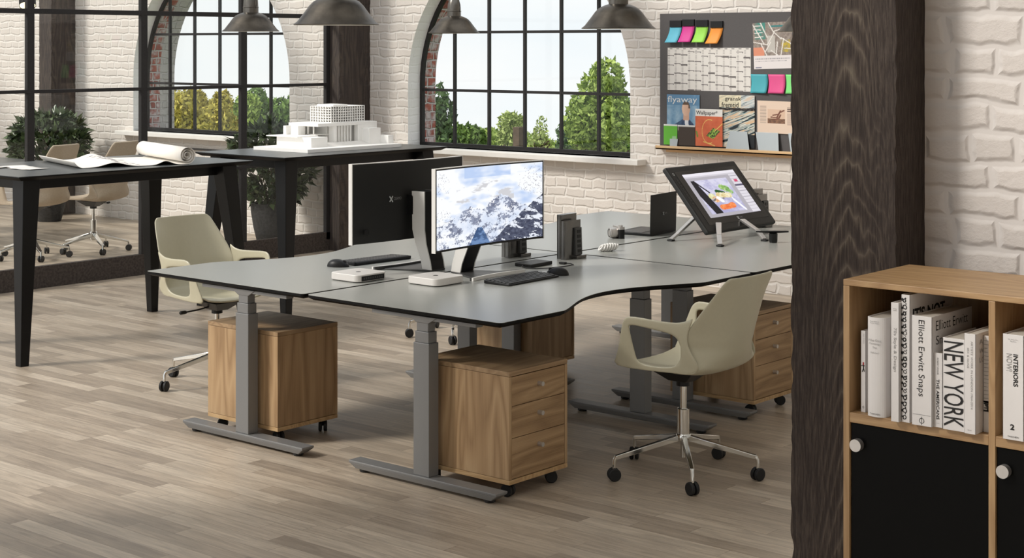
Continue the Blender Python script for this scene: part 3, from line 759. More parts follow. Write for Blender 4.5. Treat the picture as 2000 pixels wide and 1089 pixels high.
LEG = [radians(23)-pi, radians(-23), 0.3]
for i, ((x, y), rz, lb) in enumerate(CH):
    o = ch if i == 0 else copy_tree(ch)
    for c_ in [q for q in bpy.data.objects if q.parent == o and q.name.startswith('leg')]: c_.rotation_euler = (0, 0, LEG[i])
    o.location = (x, y, 0); o.rotation_euler = (0, 0, rz); o['label'] = lb; o['group'] = 'cream swivel chairs at the desks'
fch = make_chair('fabric')
FC = [((-12.27, 8.60), radians(196), 'beige fabric swivel chair right of the potted plant behind the glass partition'),
      ((-12.28, 7.98), radians(196), 'beige fabric swivel chair in front of the bushy plant, left of the other'),
      ((-14.72, 8.50), radians(10), 'beige fabric swivel chair at the left picture edge, only its star base showing')]
for i, ((x, y), rz, lb) in enumerate(FC):
    o = fch if i == 0 else copy_tree(fch)
    o.location = (x, y, 0); o.rotation_euler = (0, 0, rz); o['label'] = lb; o['group'] = 'beige chairs behind the glass partition'

# ================================================================== HIGH TABLES
def make_table(name, x0, x1, y0, y1, label, T=1.095):
    t = thing(name, label, 'table', ((x0+x1)/2, (y0+y1)/2, 0)); hx, hy = (x1-x0)/2, (y1-y0)/2
    P = [(-hx, -hy), (hx, -hy), (hx, hy), (-hx, hy)]; Pi = [(x*(1-.035/hx), y*(1-.035/hy)) for x, y in P]
    mb = MB(); mb.prism(P, T-.003, T, 0); mb.prism(P, T-.009, T-.003, 1); mb.prism(Pi, T-.028, T-.009, 1, top=P)
    mb.build('tabletop', [M['tabletop'], M['core']], t)
    i = .15; MB().box((-hx+i, -hy+i, T-.092), (hx-i, -hy+i+.03, T-.028)).box((-hx+i, hy-i-.03, T-.092), (hx-i, hy-i, T-.028)).box((-hx+i, -hy+i, T-.092), (-hx+i+.03, hy-i, T-.028)).box((hx-i-.03, -hy+i, T-.092), (hx-i, hy-i, T-.028)).build('apron', M['black'], t, .002)
    for sx in (-1, 1):
        for sy in (-1, 1):
            fx, fy = sx*(hx-.0), sy*(hy-.01); tx, ty = sx*(hx-.075), sy*(hy-.075)
            def ring(cx, cy, a, z): return [(cx-a*(1+sx)/1-0, cy-a*(1+sy)/1, z) for _ in (0,)]
            a, b = .055, .115
            def sq(ox, oy, w, z): # outer corner at ox,oy
                xs = sorted((ox, ox-sx*w)); ys = sorted((oy, oy-sy*w)); return [(xs[0], ys[0], z), (xs[1], ys[0], z), (xs[1], ys[1], z), (xs[0], ys[1], z)]
            MB().hexa(sq(fx, fy, a, 0), sq(tx, ty, b, T-.028)).build('leg', M['black'], t, .003)
    return t
make_table('high_table', -9.21, -8.16, 5.215, 6.96, 'long high slate-topped table with black tapered legs, holding the rolled plan, at the left')
make_table('high_table', -9.15, -8.20, 7.27, 8.885, 'high slate-topped table with black legs, holding the white building model')
o = thing('meeting_table', 'low slate meeting table behind the glass partition at the left edge', 'table', (-14.02, 8.2, 0))
MB().box((-.42, -1.3, .715), (.42, .75, .735)).build('tabletop', M['tabletop'], o, .003)
for sx in (-1, 1):
    for y in (-1.2, .66): MB().bar((sx*.28, y, 0), (sx*.28, y-.02, .715), .04, .04, 0, .07, .07).build('leg', M['black'], o)

# ================================================================== PENDANT LAMPS
def make_lamp():
    t = thing('pendant_lamp', '', 'lamp')
    out_ = [(.200, .000), (.203, .003), (.186, .016), (.150, .062), (.128, .092), (.108, .112), (.080, .126), (.056, .134)]
    inn = [(.054, .130), (.078, .122), (.106, .107), (.125, .088), (.147, .059), (.182, .015), (.200, .000)]
    MB().lathe(out_, 48, cap=False).build('shade', M['lamp'], t)
    MB().lathe(inn, 48, cap=False).build('lining', M['lamp_in'], t)
    MB().lathe([(.054, .130), (.054, .168), (.0555, .170), (.0555, .174), (.053, .176), (.050, .225), (.036, .27), (.022, .29), (.010, .30)], 32).build('neck', M['lamp_neck'], t)
    MB().sphere((0, 0, .085), .032, 16).lathe([(.016, .105), (.016, .135)], 16).build('bulb', M['white'], t)
    c = MB(); c.tube([(0, 0, .295), (0, 0, 1.38)], .004, 8); c.tube([(.055, 0, .165), (.062, .0, .20), (.05, 0, .26), (.012, 0, .31)], .0022, 6); c.build('cord', M['rubber'], t)
    return t
lamp = make_lamp()
LP = [((-5.577, 5.269), 1.947, 'aged metal pendant lamp, the largest, in front of the dark middle timber column'),
      ((-5.261, 7.078), 1.942, 'aged metal pendant lamp over the right window edge, next to the pinboard'),
      ((-8.828, 7.509), 1.950, 'aged metal pendant lamp in front of the left arched window'),
      ((-8.501, 9.289), 1.946, 'aged metal pendant lamp over the left edge of the right arched window'),
      ((-5.49, 9.51), 1.943, 'aged metal pendant lamp, only a sliver showing left of the big timber column')]
for i, ((x, y), z, lb) in enumerate(LP):
    o = lamp if i == 0 else copy_tree(lamp)
    o.location = (x, y, z); o['label'] = lb; o['group'] = 'aged metal pendant lamps'
# ================================================================== BOOKCASE
CX0, CY0, CT = -1.857, 3.38, 1.303
bc = thing('bookcase', 'oak bookcase with open top shelf and black glass doors, at the right edge', 'bookcase', (-1.16, 3.55, 0))
def lb(a, b): # world box -> local of bookcase
    return tuple(a[i]-(-1.16, 3.55, 0)[i] for i in range(3)), tuple(b[i]-(-1.16, 3.55, 0)[i] for i in range(3))
D1 = CY0+.335
def bbox(name, a, b, m, bevel=.0012, parent=bc): A, B = lb(a, b); return box(name, A, B, m, parent, bevel)
M['oak_case'] = wood_mat('bookcase_oak', (176, 142, 102), (150, 116, 78), (194, 162, 120), 3.4, 'Z', .5, .0002, 6, .5)
M['oak_case_top'] = wood_mat('bookcase_oak_top', (172, 138, 98), (142, 108, 72), (192, 160, 118), 3.4, 'X', .45, .0002, 6, .6)
bbox('side_panel', (CX0, CY0, 0), (CX0+.016, D1, CT-.0145), M['oak_case'])
for x in (-1.500, -1.143, -.786): bbox('divider' if x > -1.6 and x < -.8 else 'side_panel', (x, CY0, .06), (x+.016, D1-.01, CT-.0145), M['oak_case'])
bbox('top_panel', (CX0, CY0, CT-.014), (-.770, D1, CT), M['oak_case_top'])
for x0, x1 in ((CX0+.016, -1.500), (-1.484, -1.143), (-1.127, -.786)):
    bbox('shelf', (x0, CY0+.001, .970), (x1, D1-.01, .993), M['oak_case_top'])
    d = bbox('door', (x0+.0015, CY0+.006, .075), (x1-.0015, CY0+.018, .9685), M['door_black'])
    cyl('knob', (x0+.020-(-1.16), CY0-.010-3.55, .920), .0145, .016, M['silver'], d, 'Y', 28, .002)
bbox('back_panel', (CX0+.016, D1-.01, .06), (-.786, D1, CT-.0145), M['oak_case'])
bbox('plinth', (CX0+.016, CY0+.02, .0), (-.786, CY0+.04, .07), M['oak_case'])
for k in [o for o in bpy.data.objects if o.name.startswith('knob') and o.parent and o.parent.name.startswith('door')]:
    pass
bookw = colmat('white_book_cover', (226, 222, 220), .45); pages = colmat('book_pages', (206, 198, 186), .8)
def book(name, label, x0, w, y, h, depth, cover=bookw, rounded=False, right=None):
    z = .9932; t = thing(name, label, 'book', (x0, y, z), 0, 'white books in the bookcase')
    g = .0015
    if not rounded:
        MB().box((0, 0, 0), (w, g*1.4, h)).box((0, 0, 0), (g, depth, h)).box((w-g, 0, 0), (w, depth, h)).build('cover', cover, t, .0006)
    else:
        mb = MB(); P = [(w*(.5-.5*cos(pi*i/12)), -.012*sin(pi*i/12)+.012) for i in range(13)]
        Q = P+[(w, depth), (w-g, depth)]+[(w-g-(w-2*g)*i/12, .012-.012*sin(pi*i/12)+.002) for i in range(13)]+[(g, depth), (0, depth)]
        mb.prism(Q, 0, h); mb.build('cover', cover, t)
    MB().box((g, g*1.4+(.008 if rounded else 0), .003), (w-g, depth-.004, h-.003)).build('page_block', pages, t)
    return t
def spine(t, s, w, h, x, z, m, y=-.0006, bold=0, shear=0):
    """lettering on the spine reading downwards: w = length along the spine, h = letter height"""
    return text('spine_text', s, w, h, m, t, (x, y, z), (0, 0, -1), (1, 0, 0), bold=bold, shear=shear)
def flat(t, s, w, h, x, z, m, y=-.0006, bold=0):
    return text('spine_text', s, w, h, m, t, (x, y, z), (1, 0, 0), (0, 0, 1), bold=bold)
# 1 thin book with a small figure
t = book('book', 'thin short white book with a tiny leaping figure on its spine, leftmost on the shelf', -1.823, .0125, 3.402, .19, .15)
spine(t, 'GREAT MOMENTS', .024, .002, .007, .184, M['text_grey'])
mb = MB()
for a, b, w_ in (((.0065, .113), (.007, .104), .0028), ((.007, .104), (.004, .094), .0018), ((.007, .104), (.0092, .095), .0018), ((.0065, .111), (.002, .108), .0014), ((.0065, .111), (.010, .108), .0014)):
    mb.bar((a[0], -.0006, a[1]), (b[0], -.0006, b[1]), w_, .0006, up=(0, 1, 0))
mb.build('figure_print', M['text'], t)
MB().bar((.0068, -.0009, .117), (.0068, -.0009, .110), .0032, .0006, up=(0, 1, 0)).build('figure_print', M['red'], t)
def phaidon(t, x, z, r):
    mb = MB(); n = 24
    mb.add([(x+cos(2*pi*i/n)*r*q, -.0007, z+sin(2*pi*i/n)*r*q) for q in (.82, 1) for i in range(n)], [(i, (i+1) % n, n+(i+1) % n, n+i) for i in range(n)])
    mb.box((x-r*.07, -.0008, z-r*1.5), (x+r*.07, -.0006, z+r*1.5)); mb.build('publisher_mark', M['text'], t)
phaidon(t, .0065, .012, .0025)
# 2
t = book('book', 'thick white book with a rounded spine, titled What Great Paintings Say', -1.796, .047, 3.375, .229, .165, rounded=True)
def rtext(s, w, h, x, z, m): return text('spine_text', s, w, h, m, t, (x, -.0008, z), (1, 0, 0), (0, 0, 1))
for s, w, h, x, z in (('Rose-Marie &', .022, .003, .012, .219), ('Rainer Hagen', .022, .003, .012, .2145), ('What Great', .034, .0055, .0065, .174), ('Paintings', .029, .0055, .009, .1655), ('Say', .011, .0055, .018, .157), ('Volume 1', .022, .0042, .0125, .146)):
    rtext(s, w, h, x, z, M['text_grey'])
rtext('TASCHEN', .026, .0036, .011, .005, M['text'])
M['cover_dark'] = colmat('dark_red_dust_jacket', (70, 34, 34))
# 3
t = book('book', 'thin white book with tiny red spine lettering beside the rounded one', -1.7485, .0115, 3.407, .208, .16)
spine(t, 'WHAT GREAT PAINTINGS SAY', .12, .0028, .0072, .182, M['red']); spine(t, 'Volume 1', .030, .0034, .0025, .072, M['text'])
# 4
t = book('book', 'tall white book with pale lettering 70s Style and Design', -1.7255, .020, 3.362, .271, .20)
spine(t, "70s Style & Design", .100, .0085, .0055, .214, M['text_grey']); flat(t, 'Kirsty', .009, .0022, .006, .2560, M['text']); flat(t, 'Dominic', .009, .0022, .006, .2525, M['text'])
# 5 patterned spine, big letters on the cover
t = book('book', 'tallest book, its spine covered in a black curly pattern and cover reading ITS NOT', -1.7045, .021, 3.372, .290, .225)
rnd = random.Random(3); mb = MB()
for k in range(19):
    z = .012+k*.0147; x = .0085+rnd.uniform(-.001, .001); r = rnd.uniform(.0036, .0052); th = rnd.uniform(.0012, .0028); n = 16; a0 = rnd.uniform(0, 6)
    sp = [(x+cos(a0+i*.42)*r*(1-.02*i), z+sin(a0+i*.42)*r*1.1*(1-.02*i)) for i in range(n)]
    for a, b in zip(sp, sp[1:]): mb.bar((a[0], -.0006, a[1]), (b[0], -.0006, b[1]), th, .0005, up=(0, 1, 0))
    mb.sphere((.0025, -.0004, z+rnd.uniform(-.004, .004)), rnd.uniform(.0015, .003), 8, sc=(1, .15, 1.3))
    mb.sphere((x+rnd.uniform(.002, .004), -.0004, z+rnd.uniform(.004, .008)), rnd.uniform(.001, .0022), 8, sc=(1, .2, 1))
mb.build('pattern', M['text'], t)
text('cover_text', "IT'S NOT", .165, .030, M['text'], t, (.0212, .014, .228), (0, 1, 0), (0, 0, 1), bold=.03)
# 6
t = book('book', 'thick white book titled Elliott Erwitt Snaps in thin letters', -1.6755, .049, 3.365, .247, .21)
spine(t, 'Elliott Erwitt Snaps', .172, .019, .0125, .238, M['text'], bold=-.006)
text('cover_text', 'Elliott Erwitt', .165, .022, M['text'], t, (.0493, .02, .214), (0, 1, 0), (0, 0, 1), bold=-.006)
text('cover_text', 'Snaps', .085, .026, M['text'], t, (.0493, .02, .176), (0, 1, 0), (0, 0, 1), bold=-.006)
mb = MB().box((.003, -.0007, .0245), (.046, -.0003, .0249)); mb.build('spine_line', M['text'], t); phaidon(t, .0245, .0115, .0062)
# 7
t = book('book', 'short thin white book titled The Americans in front of the thick one', -1.6265, .021, 3.3745, .167, .14)
spine(t, 'THE AMERICANS', .090, .0070, .0065, .108, M['text'], bold=.012); spine(t, 'ROBERT FRANK', .038, .0030, .0085, .156, M['text']); flat(t, 'STEIDL', .008, .0016, .0065, .009, M['text_grey'])
# 8
t = book('book', 'white book with huge black letters NEW YORK down its spine', -1.602, .052, 3.369, .205, .17)
spine(t, 'NEW YORK', .190, .047, .0025, .198, M['text'], bold=.004)
# 9
t = book('book', 'white book with faint grey spine lettering, right of the huge-lettered one', -1.5485, .0265, 3.363, .221, .175)
spine(t, "ARTISTS' WORK IN LONDON 1964-2014", .150, .0048, .0155, .205, M['text_grey']); spine(t, 'SEX & GUNS', .045, .004, .007, .19, M['text_grey']); flat(t, '2014', .009, .0026, .008, .007, M['text_grey'])
for k, s in enumerate(('ARTISTS', 'WORK IN', 'LONDON')): text('cover_text', s, .09, .011, M['text_grey'], t, (.0268, .02, .196-.02*k), (0, 1, 0), (0, 0, 1))
# 10
t = book('book', 'white book with small rows of print and a black picture band, against the oak divider', -1.5213, .0195, 3.401, .214, .16)
mb = MB()
for k in range(16): mb.box((.002, -.0007, .075+k*.0085), (.002+rnd.uniform(.008, .016), -.0003, .0758+k*.0085))
mb.build('print_lines', M['text_grey'], t)
mb = MB().box((.001, -.0008, .046), (.018, -.0003, .0495)).box((.001, -.0008, .066), (.018, -.0003, .0695))
for k in range(9): mb.box((rnd.uniform(.001, .009), -.0008, .048+k*.0024), (rnd.uniform(.010, .018), -.0003, .050+k*.0024))
mb.build('picture_band', M['text'], t)
# 11
t = book('book', 'white book titled Interiors Now with a bold figure 2, alone right of the oak divider', -1.463, .047, 3.371, .229, .19)
spine(t, 'INTERIORS', .070, .0105, .024, .187, M['text'], bold=.02); spine(t, 'NOW!', .038, .0125, .0085, .187, M['text_grey'])
flat(t, '2', .0095, .0125, .017, .022, M['text'], bold=.03); flat(t, 'TASCHEN', .025, .0034, .011, .0055, M['text'])
flat(t, 'Ed. Angelika', .022, .0026, .0125, .217, M['text_grey']); flat(t, 'Taschen', .014, .0026, .0165, .213, M['text_grey'])

# ================================================================== PINBOARD
BY = 10.385
pb = thing('pinboard', 'dark grey felt pinboard with a pale wooden tray along its bottom', 'board', (-6.5, 10.42, 1.04))
MB().box((-.815, -.035, .01), (1.2, -.002, 1.06)).build('felt_panel', M['felt'], pb, .002)
MB().box((-.83, -.075, .0), (1.2, -.002, .012)).box((-.83, -.075, 0), (1.2, -.069, .030)).build('tray', M['pine'], pb, .0015)
MB().box((-.76, -.03, -.022), (1.15, -.005, 0)).build('tray_support', M['pine'], pb, .001)
SURF = 10.384
def sheet(name, label, cat, corners, fn, nx, ny, group=None, y=SURF, m=None):
    (xa, za), (xb, zb), (xc, zc) = corners      # bottom-left, bottom-right, top-left
    o = paint(name, fn, nx, ny, m or M['picture'], None, (xa, y, za), (xb-xa, 0, zb-za), (xc-xa, 0, zc-za))
    md = o.modifiers.new('thickness', 'SOLIDIFY'); md.thickness = .0006
    return tag(o, label, cat, group)
def seg(p, a, b):
    ax, ay = a; bx, by = b; px, py = p; dx, dy = bx-ax, by-ay; q = max(0, min(1, ((px-ax)*dx+(py-ay)*dy)/(dx*dx+dy*dy+1e-9)))
    return sqrt((px-ax-q*dx)**2+(py-ay-q*dy)**2)
rc = random.Random(5); CALB = {}
for c in range(12): CALB[c] = (rc.uniform(0, .2), [rc.random() < .12 for _ in range(6)])
def cal(u, v):
    x = u*12; c = min(11, int(x)); fx = x-c; y = (1-v)
    if y < .045: return (150, 146, 142) if .3 < fx < .7 and .015 < y < .035 else (226, 221, 215)
    ph, bold = CALB[c]; k = ((y-.05-ph)/.222)
    fr = k-math.floor(k); w = .18 if bold[int(k) % 6] and k > 0 else .085
    if fr < w and fx < .94: return (112, 106, 104)
    if fr < w+.06 and .78 < fx < .94: return (140, 134, 132)
    row = (y*31) % 1
    if .08 < fx < .36 and row < .42: return (176, 170, 166)
    if fx > .96: return (205, 200, 196)
    return (228, 223, 217)
sheet('wall_calendar', 'large white year calendar with twelve columns on the pinboard', 'calendar', ((-7.24, 1.503), (-6.482, 1.503), (-7.24, 1.834)), cal, 264, 124)
MAPL = [((.0, .95), (.28, .35)), ((.2, 1), (.36, .55)), ((0, .42), (.36, .32)), ((.36, .32), (.55, .70)), ((.40, 1), (.52, .72)), ((.52, .72), (.95, .85)), ((.52, .72), (.72, .48)), ((.72, .52), (1, .3)), ((.30, .1), (.45, .4)), ((.05, .9), (.2, .9)), ((.03, .8), (.2, .78)), ((.04, .68), (.24, .7)), ((.05, .56), (.26, .57)), ((.7, .0), (.78, .5)), ((.45, .15), (.62, .0)), ((.62, .4), (.58, 0)), ((.8, .2), (1, .18)), ((.92, 1), (.82, .78)), ((.2, .35), (.34, .0))]
def city(u, v):
    if v < .29:
        if .20 < v < .235 and .04 < u < .92 and (u*46) % 1 < .7: return (172, 166, 168)
        if .155 < v < .18 and .04 < u < .85 and (u*52) % 1 < .65: return (176, 170, 172)
        if .02 < v < .045 and .04 < u < .2: return (84, 92, 120)
        return (232, 225, 224)
    p = (u, (v-.29)/.71)
    if min(seg(p, a, b) for a, b in MAPL) < .013: return (232, 226, 220)
    if p[1] > .82 and .42 < p[0] < .9 and abs(p[1]-.88) < .03: return (52, 128, 128)
    if .05 < p[0] < .32 and p[1] > .5: return mixc((118, 128, 118), (70, 140, 128), .5+2*nz3(u*9, v*9))
    if .72 < p[0] < .94 and .08 < p[1] < .45: return mixc((150, 140, 112), (198, 172, 60), .6+2*nz3(u*9, v*9, 3))
    if p[0] < .28 and p[1] < .25: return (224, 146, 116)
    if .36 < p[0] < .56 and .1 < p[1] < .6: return (196, 190, 182)
    return mixc((134, 120, 112), (160, 148, 138), .5+1.5*nz3(u*14, v*14, 7))
sheet('map_poster', 'printed city map sheet with white street lines pinned at the top right of the board', 'poster', ((-6.452, 1.672), (-6.115, 1.684), (-6.466, 2.018)), city, 110, 110, y=SURF-.001)
def flat_col(c): return lambda u, v: c
STK = [((100, 190, 214), 'light blue', -7.243, -7.132, 1.874, -7.214, -7.104, 2.046), ((214, 60, 148), 'magenta pink', -7.120, -7.006, 1.878, -7.096, -6.986, 2.053), ((150, 214, 76), 'lime green', -6.992, -6.880, 1.875, -6.968, -6.860, 2.047), ((238, 148, 52), 'orange', -6.868, -6.757, 1.866, -6.836, -6.726, 2.038)]
for c, nm, xa, xb, z0, xc, xd, z1 in STK:
    mk = colmat('sticky_'+nm.split()[0], c, .6)
    t = thing('sticky_note_pad', nm+' curling sticky note hanging from a black holder at the board\'s top left', 'sticky note', ((xa+xb)/2, SURF, z0), 0, 'sticky notes on the pinboard')
    X = (xa+xb)/2; zs = z1-.052
    box('holder', (xc-X, -.012, zs-z0), (xd-X, 0, z1-z0), M['plastic'], t, .001)
    def fn(u, v, xa=xa, xb=xb, xc=xc, xd=xd, z0=z0, zs=zs, X=X):
        k = (1-v)
        return ((xa+(xb-xa)*u)*(k**1.3)+(xc+(xd-xc)*u)*(1-k**1.3)-X, -.004-.035*k*k, (zs-z0)*v)
    MB().grid(fn, 4, 12).build('note', mk, t, solid=.001)
for c, nm, x0, x1, tail in (((72, 168, 180), 'teal', -6.478, -6.334, 'right of the calendar'), ((226, 82, 142), 'rose pink', -6.326, -6.184, 'under the map sheet'), ((132, 226, 130), 'mint green', -6.176, -6.04, 'beside the big timber column')):
    mk = colmat('sticky_'+nm.split()[0], c, .6)
    t = thing('sticky_note', nm+' square sticky note on the pinboard '+tail, 'sticky note', ((x0+x1)/2, SURF, 1.495), 0, 'square sticky notes on the pinboard')
    w = x1-x0; MB().grid(lambda u, v: ((u-.5)*w+.008*sin(pi*v)*(1 if x0 > -6.18 else 1)-.004, -.002-.014*(1-v)**2*(.4+u), v*.141), 6, 10).build('note', mk, t, solid=.0008)
# magazines on the tray
def fly(u, v):
    v0 = v; v = v-.10; y = v
    bg_ = mixc((96, 140, 176), (190, 212, 224), .35+.5*sin(u*24)*.3+.25*nz3(u*5, v*5)-.5*(v > .68))
    hx, hy = (u-.60)/.125, (y-.62)/.15
    if (hx+.1)**2+hy**2 < 1:
        if hy > .50 or (hx > .45 and hy > .0): return (96, 74, 58)
        return mixc((206, 160, 136), (232, 196, 172), .6-.5*hx)
    if .5 < u < .68 and .38 < y < .54: return (214, 170, 146)
    j = .46-abs(u-.62)*.75 if u > .62 else .46-abs(u-.62)*.42
    if y < j:
        if abs(u-.60-.12*(.4-y)) < .055: return (232, 232, 236)
        return mixc((44, 62, 92), (70, 96, 130), .5+nz3(u*8, v*8))
    v = v0
    return bg_
o = sheet('magazine', 'blue airline magazine titled flyaway with a smiling man in a suit', 'magazine', ((-7.243, 1.085), (-6.938, 1.085), (-7.243, 1.470)), fly, 90, 100, 'magazines on the pinboard tray', y=SURF-.006)
tt = text('title', 'flyaway', .275, .062, M['text_white'], o, (-7.235, SURF-.0072, 1.395), (1, 0, 0), (0, 0, 1)); 
def wallp(u, v):
    if v > .80: return (236, 232, 226)
    c = mixc((204, 92, 58), (226, 122, 82), .5+.5*sin(v*190)*.5+.4*nz3(u*3, v*3))
    if abs(sqrt((u-.52)**2*1.4+(v-.40)**2)-.32) < .010 and u < .62: return (236, 196, 110)
    if seg((u, v), (.30, .12), (.72, .02)) < .012 or seg((u, v), (.72, .42), (1, .62)) < .012: return (236, 196, 110)
    if abs(u-.66)/.26+abs(v-.35-.25*(u-.66))/.15 < 1: return (150, 186, 76) if nz3(u*16, v*16) > -.08 else (58, 66, 40)
    if seg((u, v), (.04, .38), (.08, .26)) < .03: return (120, 140, 60)
    return c
o = sheet('magazine', 'orange-red magazine titled Wallpaper with a green plug and cable', 'magazine', ((-6.966, 1.080), (-6.719, 1.080), (-6.966, 1.364)), wallp, 80, 90, 'magazines on the pinboard tray', y=SURF-.022)
text('title', 'Wallpaper*', .195, .040, M['text'], o, (-6.958, SURF-.0232, 1.312), (1, 0, 0), (0, 0, 1))
def frem(u, v):
    if .70 < v < .755: return (32, 28, 28) if nz3(u*9, v*30) > -.35 else (120, 110, 100)
    a = v*1.0-u*.28; n = nz3(u*1.6, a*26, 2, 3); n2 = nz3(u*1.1, a*44, 9, 3)
    c = mixc((226, 224, 212), (150, 160, 158), .3+1.5*n2)
    if n > .26: c = (36, 46, 52)
    elif n > .20: c = (86, 150, 156)
    elif n < -.36: c = (226, 190, 152)
    if u > .55 and v > .76: c = mixc(c, (206, 212, 220), .4)
    if u < .62 and v > .76: c = mixc(c, (238, 226, 194), .85)
    if v < .25 and u > .8: c = (26, 30, 34)
    return c
o = sheet('magazine', 'streaky dark and white magazine with the title words gransk fremtid', 'magazine', ((-6.757, 1.080), (-6.443, 1.080), (-6.757, 1.475)), frem, 110, 150, 'magazines on the pinboard tray', y=SURF-.009)
text('title', 'gransk', .145, .038, M['text'], o, (-6.705, SURF-.0102, 1.425), (1, 0, 0), (0, 0, 1)); text('title', 'fremtid', .150, .040, M['text'], o, (-6.735, SURF-.0102, 1.382), (1, 0, 0), (0, 0, 1))
def news(u, v):
    if .22 < u < .60 and .30 < v < .74:
        p = (u, v)
        if min(seg(p, (.50, .70), (.46, .60)), seg(p, (.46, .60), (.34, .56)), seg(p, (.50, .66), (.57, .72)), seg(p, (.46, .60), (.42, .48)), seg(p, (.42, .48), (.30, .50)), seg(p, (.50, .58), (.46, .46)), seg(p, (.46, .46), (.34, .42))) < .018: return (120, 74, 58)
        if v < .46: return mixc((104, 76, 60), (150, 110, 84), .5+nz3(u*20, v*20))
        return (222, 190, 166)
    if .06 < u < .20 and .3 < v < .86 and (v*30) % 1 < .45: return (180, 160, 146)
    if .64 < u and .66 < v < .82 and (v*16) % 1 < .55: return (110, 90, 82)
    if .64 < u and .25 < v < .64 and (v*48) % 1 < .5: return (192, 170, 156)
    return (232, 208, 188)
sheet('newspaper', 'salmon-pink newspaper page with a running figure, standing in the pinboard tray', 'newspaper', ((-6.420, 1.20), (-6.02, 1.195), (-6.420, 1.44)), news, 110, 80, y=SURF-.008)
def grn(u, v): return (236, 236, 232) if v > .93 else ((160, 200, 150) if .52 < u < .95 and v < .42 and (u-.6 > .0) else (104, 186, 60))
o = sheet('leaflet', 'bright green leaflet in the tray, leftmost in front of the flyaway magazine', 'leaflet', ((-7.263, 1.078), (-7.135, 1.078), (-7.263, 1.237)), grn, 20, 20, 'leaflets in the pinboard tray', y=SURF-.021)
def brn(u, v): return (232, 230, 226) if v > .93 else ((140, 130, 120) if u < .08 and v > .7 else (66, 54, 46))
sheet('leaflet', 'dark brown leaflet in the tray, right of the bright green one', 'leaflet', ((-7.132, 1.078), (-6.971, 1.078), (-7.132, 1.235)), brn, 24, 20, 'leaflets in the pinboard tray', y=SURF-.020)
for i, (a, b, c, d_) in enumerate(((-6.690, -6.475, -6.655, -6.505), (-6.395, -6.222, -6.430, -6.236), (-6.12, -5.95, -6.15, -5.96))):
    t = MB().hexa([(a, SURF-.029, 1.0535), (b, SURF-.029, 1.0535), (b, SURF-.026, 1.0535), (a, SURF-.026, 1.0535)], [(c, SURF-.016, 1.203), (d_, SURF-.016, 1.203), (d_, SURF-.013, 1.203), (c, SURF-.013, 1.203)]).build('brochure_holder', M['acrylic'], None, .0008)
    tag(t, ['frosted clear brochure holder in front of the streaky magazine', 'frosted clear brochure holder below the salmon newspaper', 'frosted clear brochure holder beside the big timber column'][i], 'holder', 'brochure holders on the pinboard tray')
t = MB().hexa([(-7.20, SURF-.029, 1.0535), (-7.135, SURF-.029, 1.0535), (-7.135, SURF-.026, 1.0535), (-7.20, SURF-.026, 1.0535)], [(-7.20, SURF-.029, 1.125), (-7.125, SURF-.029, 1.125), (-7.125, SURF-.026, 1.125), (-7.20, SURF-.026, 1.125)]).build('brochure_holder', M['acrylic'], None)
tag(t, 'small frosted card holder in front of the bright green leaflet', 'holder', 'brochure holders on the pinboard tray')

# ================================================================== MONITORS
def mountain(u, v):
    # sky and cloud
    c = mixc((246, 248, 252), (186, 206, 240), 1.6*nz3(u*2.2, v*3, 4)+(.9 if v > .86 and .28 < u < .72 else 0)*.8)
    cl = nz3(u*5, v*9, 11)
    if v > .55 and cl > .22 and .2 < u < .75 and v < .82: c = mixc(c, (206, 206, 210), (cl-.2)*4)
    ridge = .62+.06*nz3(u*3.0, 1, 2)-abs(u-.64)*.95+.022*nz3(u*22, 3, 2)
    r2 = .50-abs(u-.34)*.70+.02*nz3(u*20, 5, 2)
    if v < max(ridge, r2, .30):
        n = noise.fractal(Vector((u*8+v*5, v*8-u*6, 6)), .30, 2.3, 6)*.8; hi = max(ridge, r2)-v
        c = mixc((246, 248, 253), (214, 224, 242), .5+nz3(u*5, v*5, 8))
        th = .02 if (abs(u-.62) < .13 and hi < .20) or (abs(u-.36) < .12 and hi < .16) else .17
        if n > th: c = mixc((112, 118, 140), (150, 158, 180), .5+1.2*nz3(u*24, v*24, 1))
    dk = -.02+(u-.52)*1.25+.02*nz3(u*14, 2, 5) if u > .5 else -1
    if v < dk and v < .70:
        n = noise.fractal(Vector((u*5-v*5, v*12+u*7, 15)), .45, 2.2, 5)*.8; c = mixc((62, 66, 86), (92, 98, 118), .5+1.2*nz3(u*30, v*30, 2))
        if n > .24: c = (232, 237, 247)
    if v < .22 and abs(u-.43) < .10-.36*v: c = mixc((62, 86, 126), (110, 140, 184), .5+2*nz3(u*14, v*14))
    for (cx, cy, rx, ry) in ((.06, .38, .12, .16), (.97, .78, .22, .24), (.03, .08, .08, .1), (.05, .8, .10, .22)):
        q = ((u-cx)/rx)**2+((v-cy)/ry)**2
        if q < .75:
            b = abs(nz3(u*24, v*22, cx*10, 3))
            if b < .030*(1.1-q): c = mixc(c, (96, 90, 98), .8)
    return c
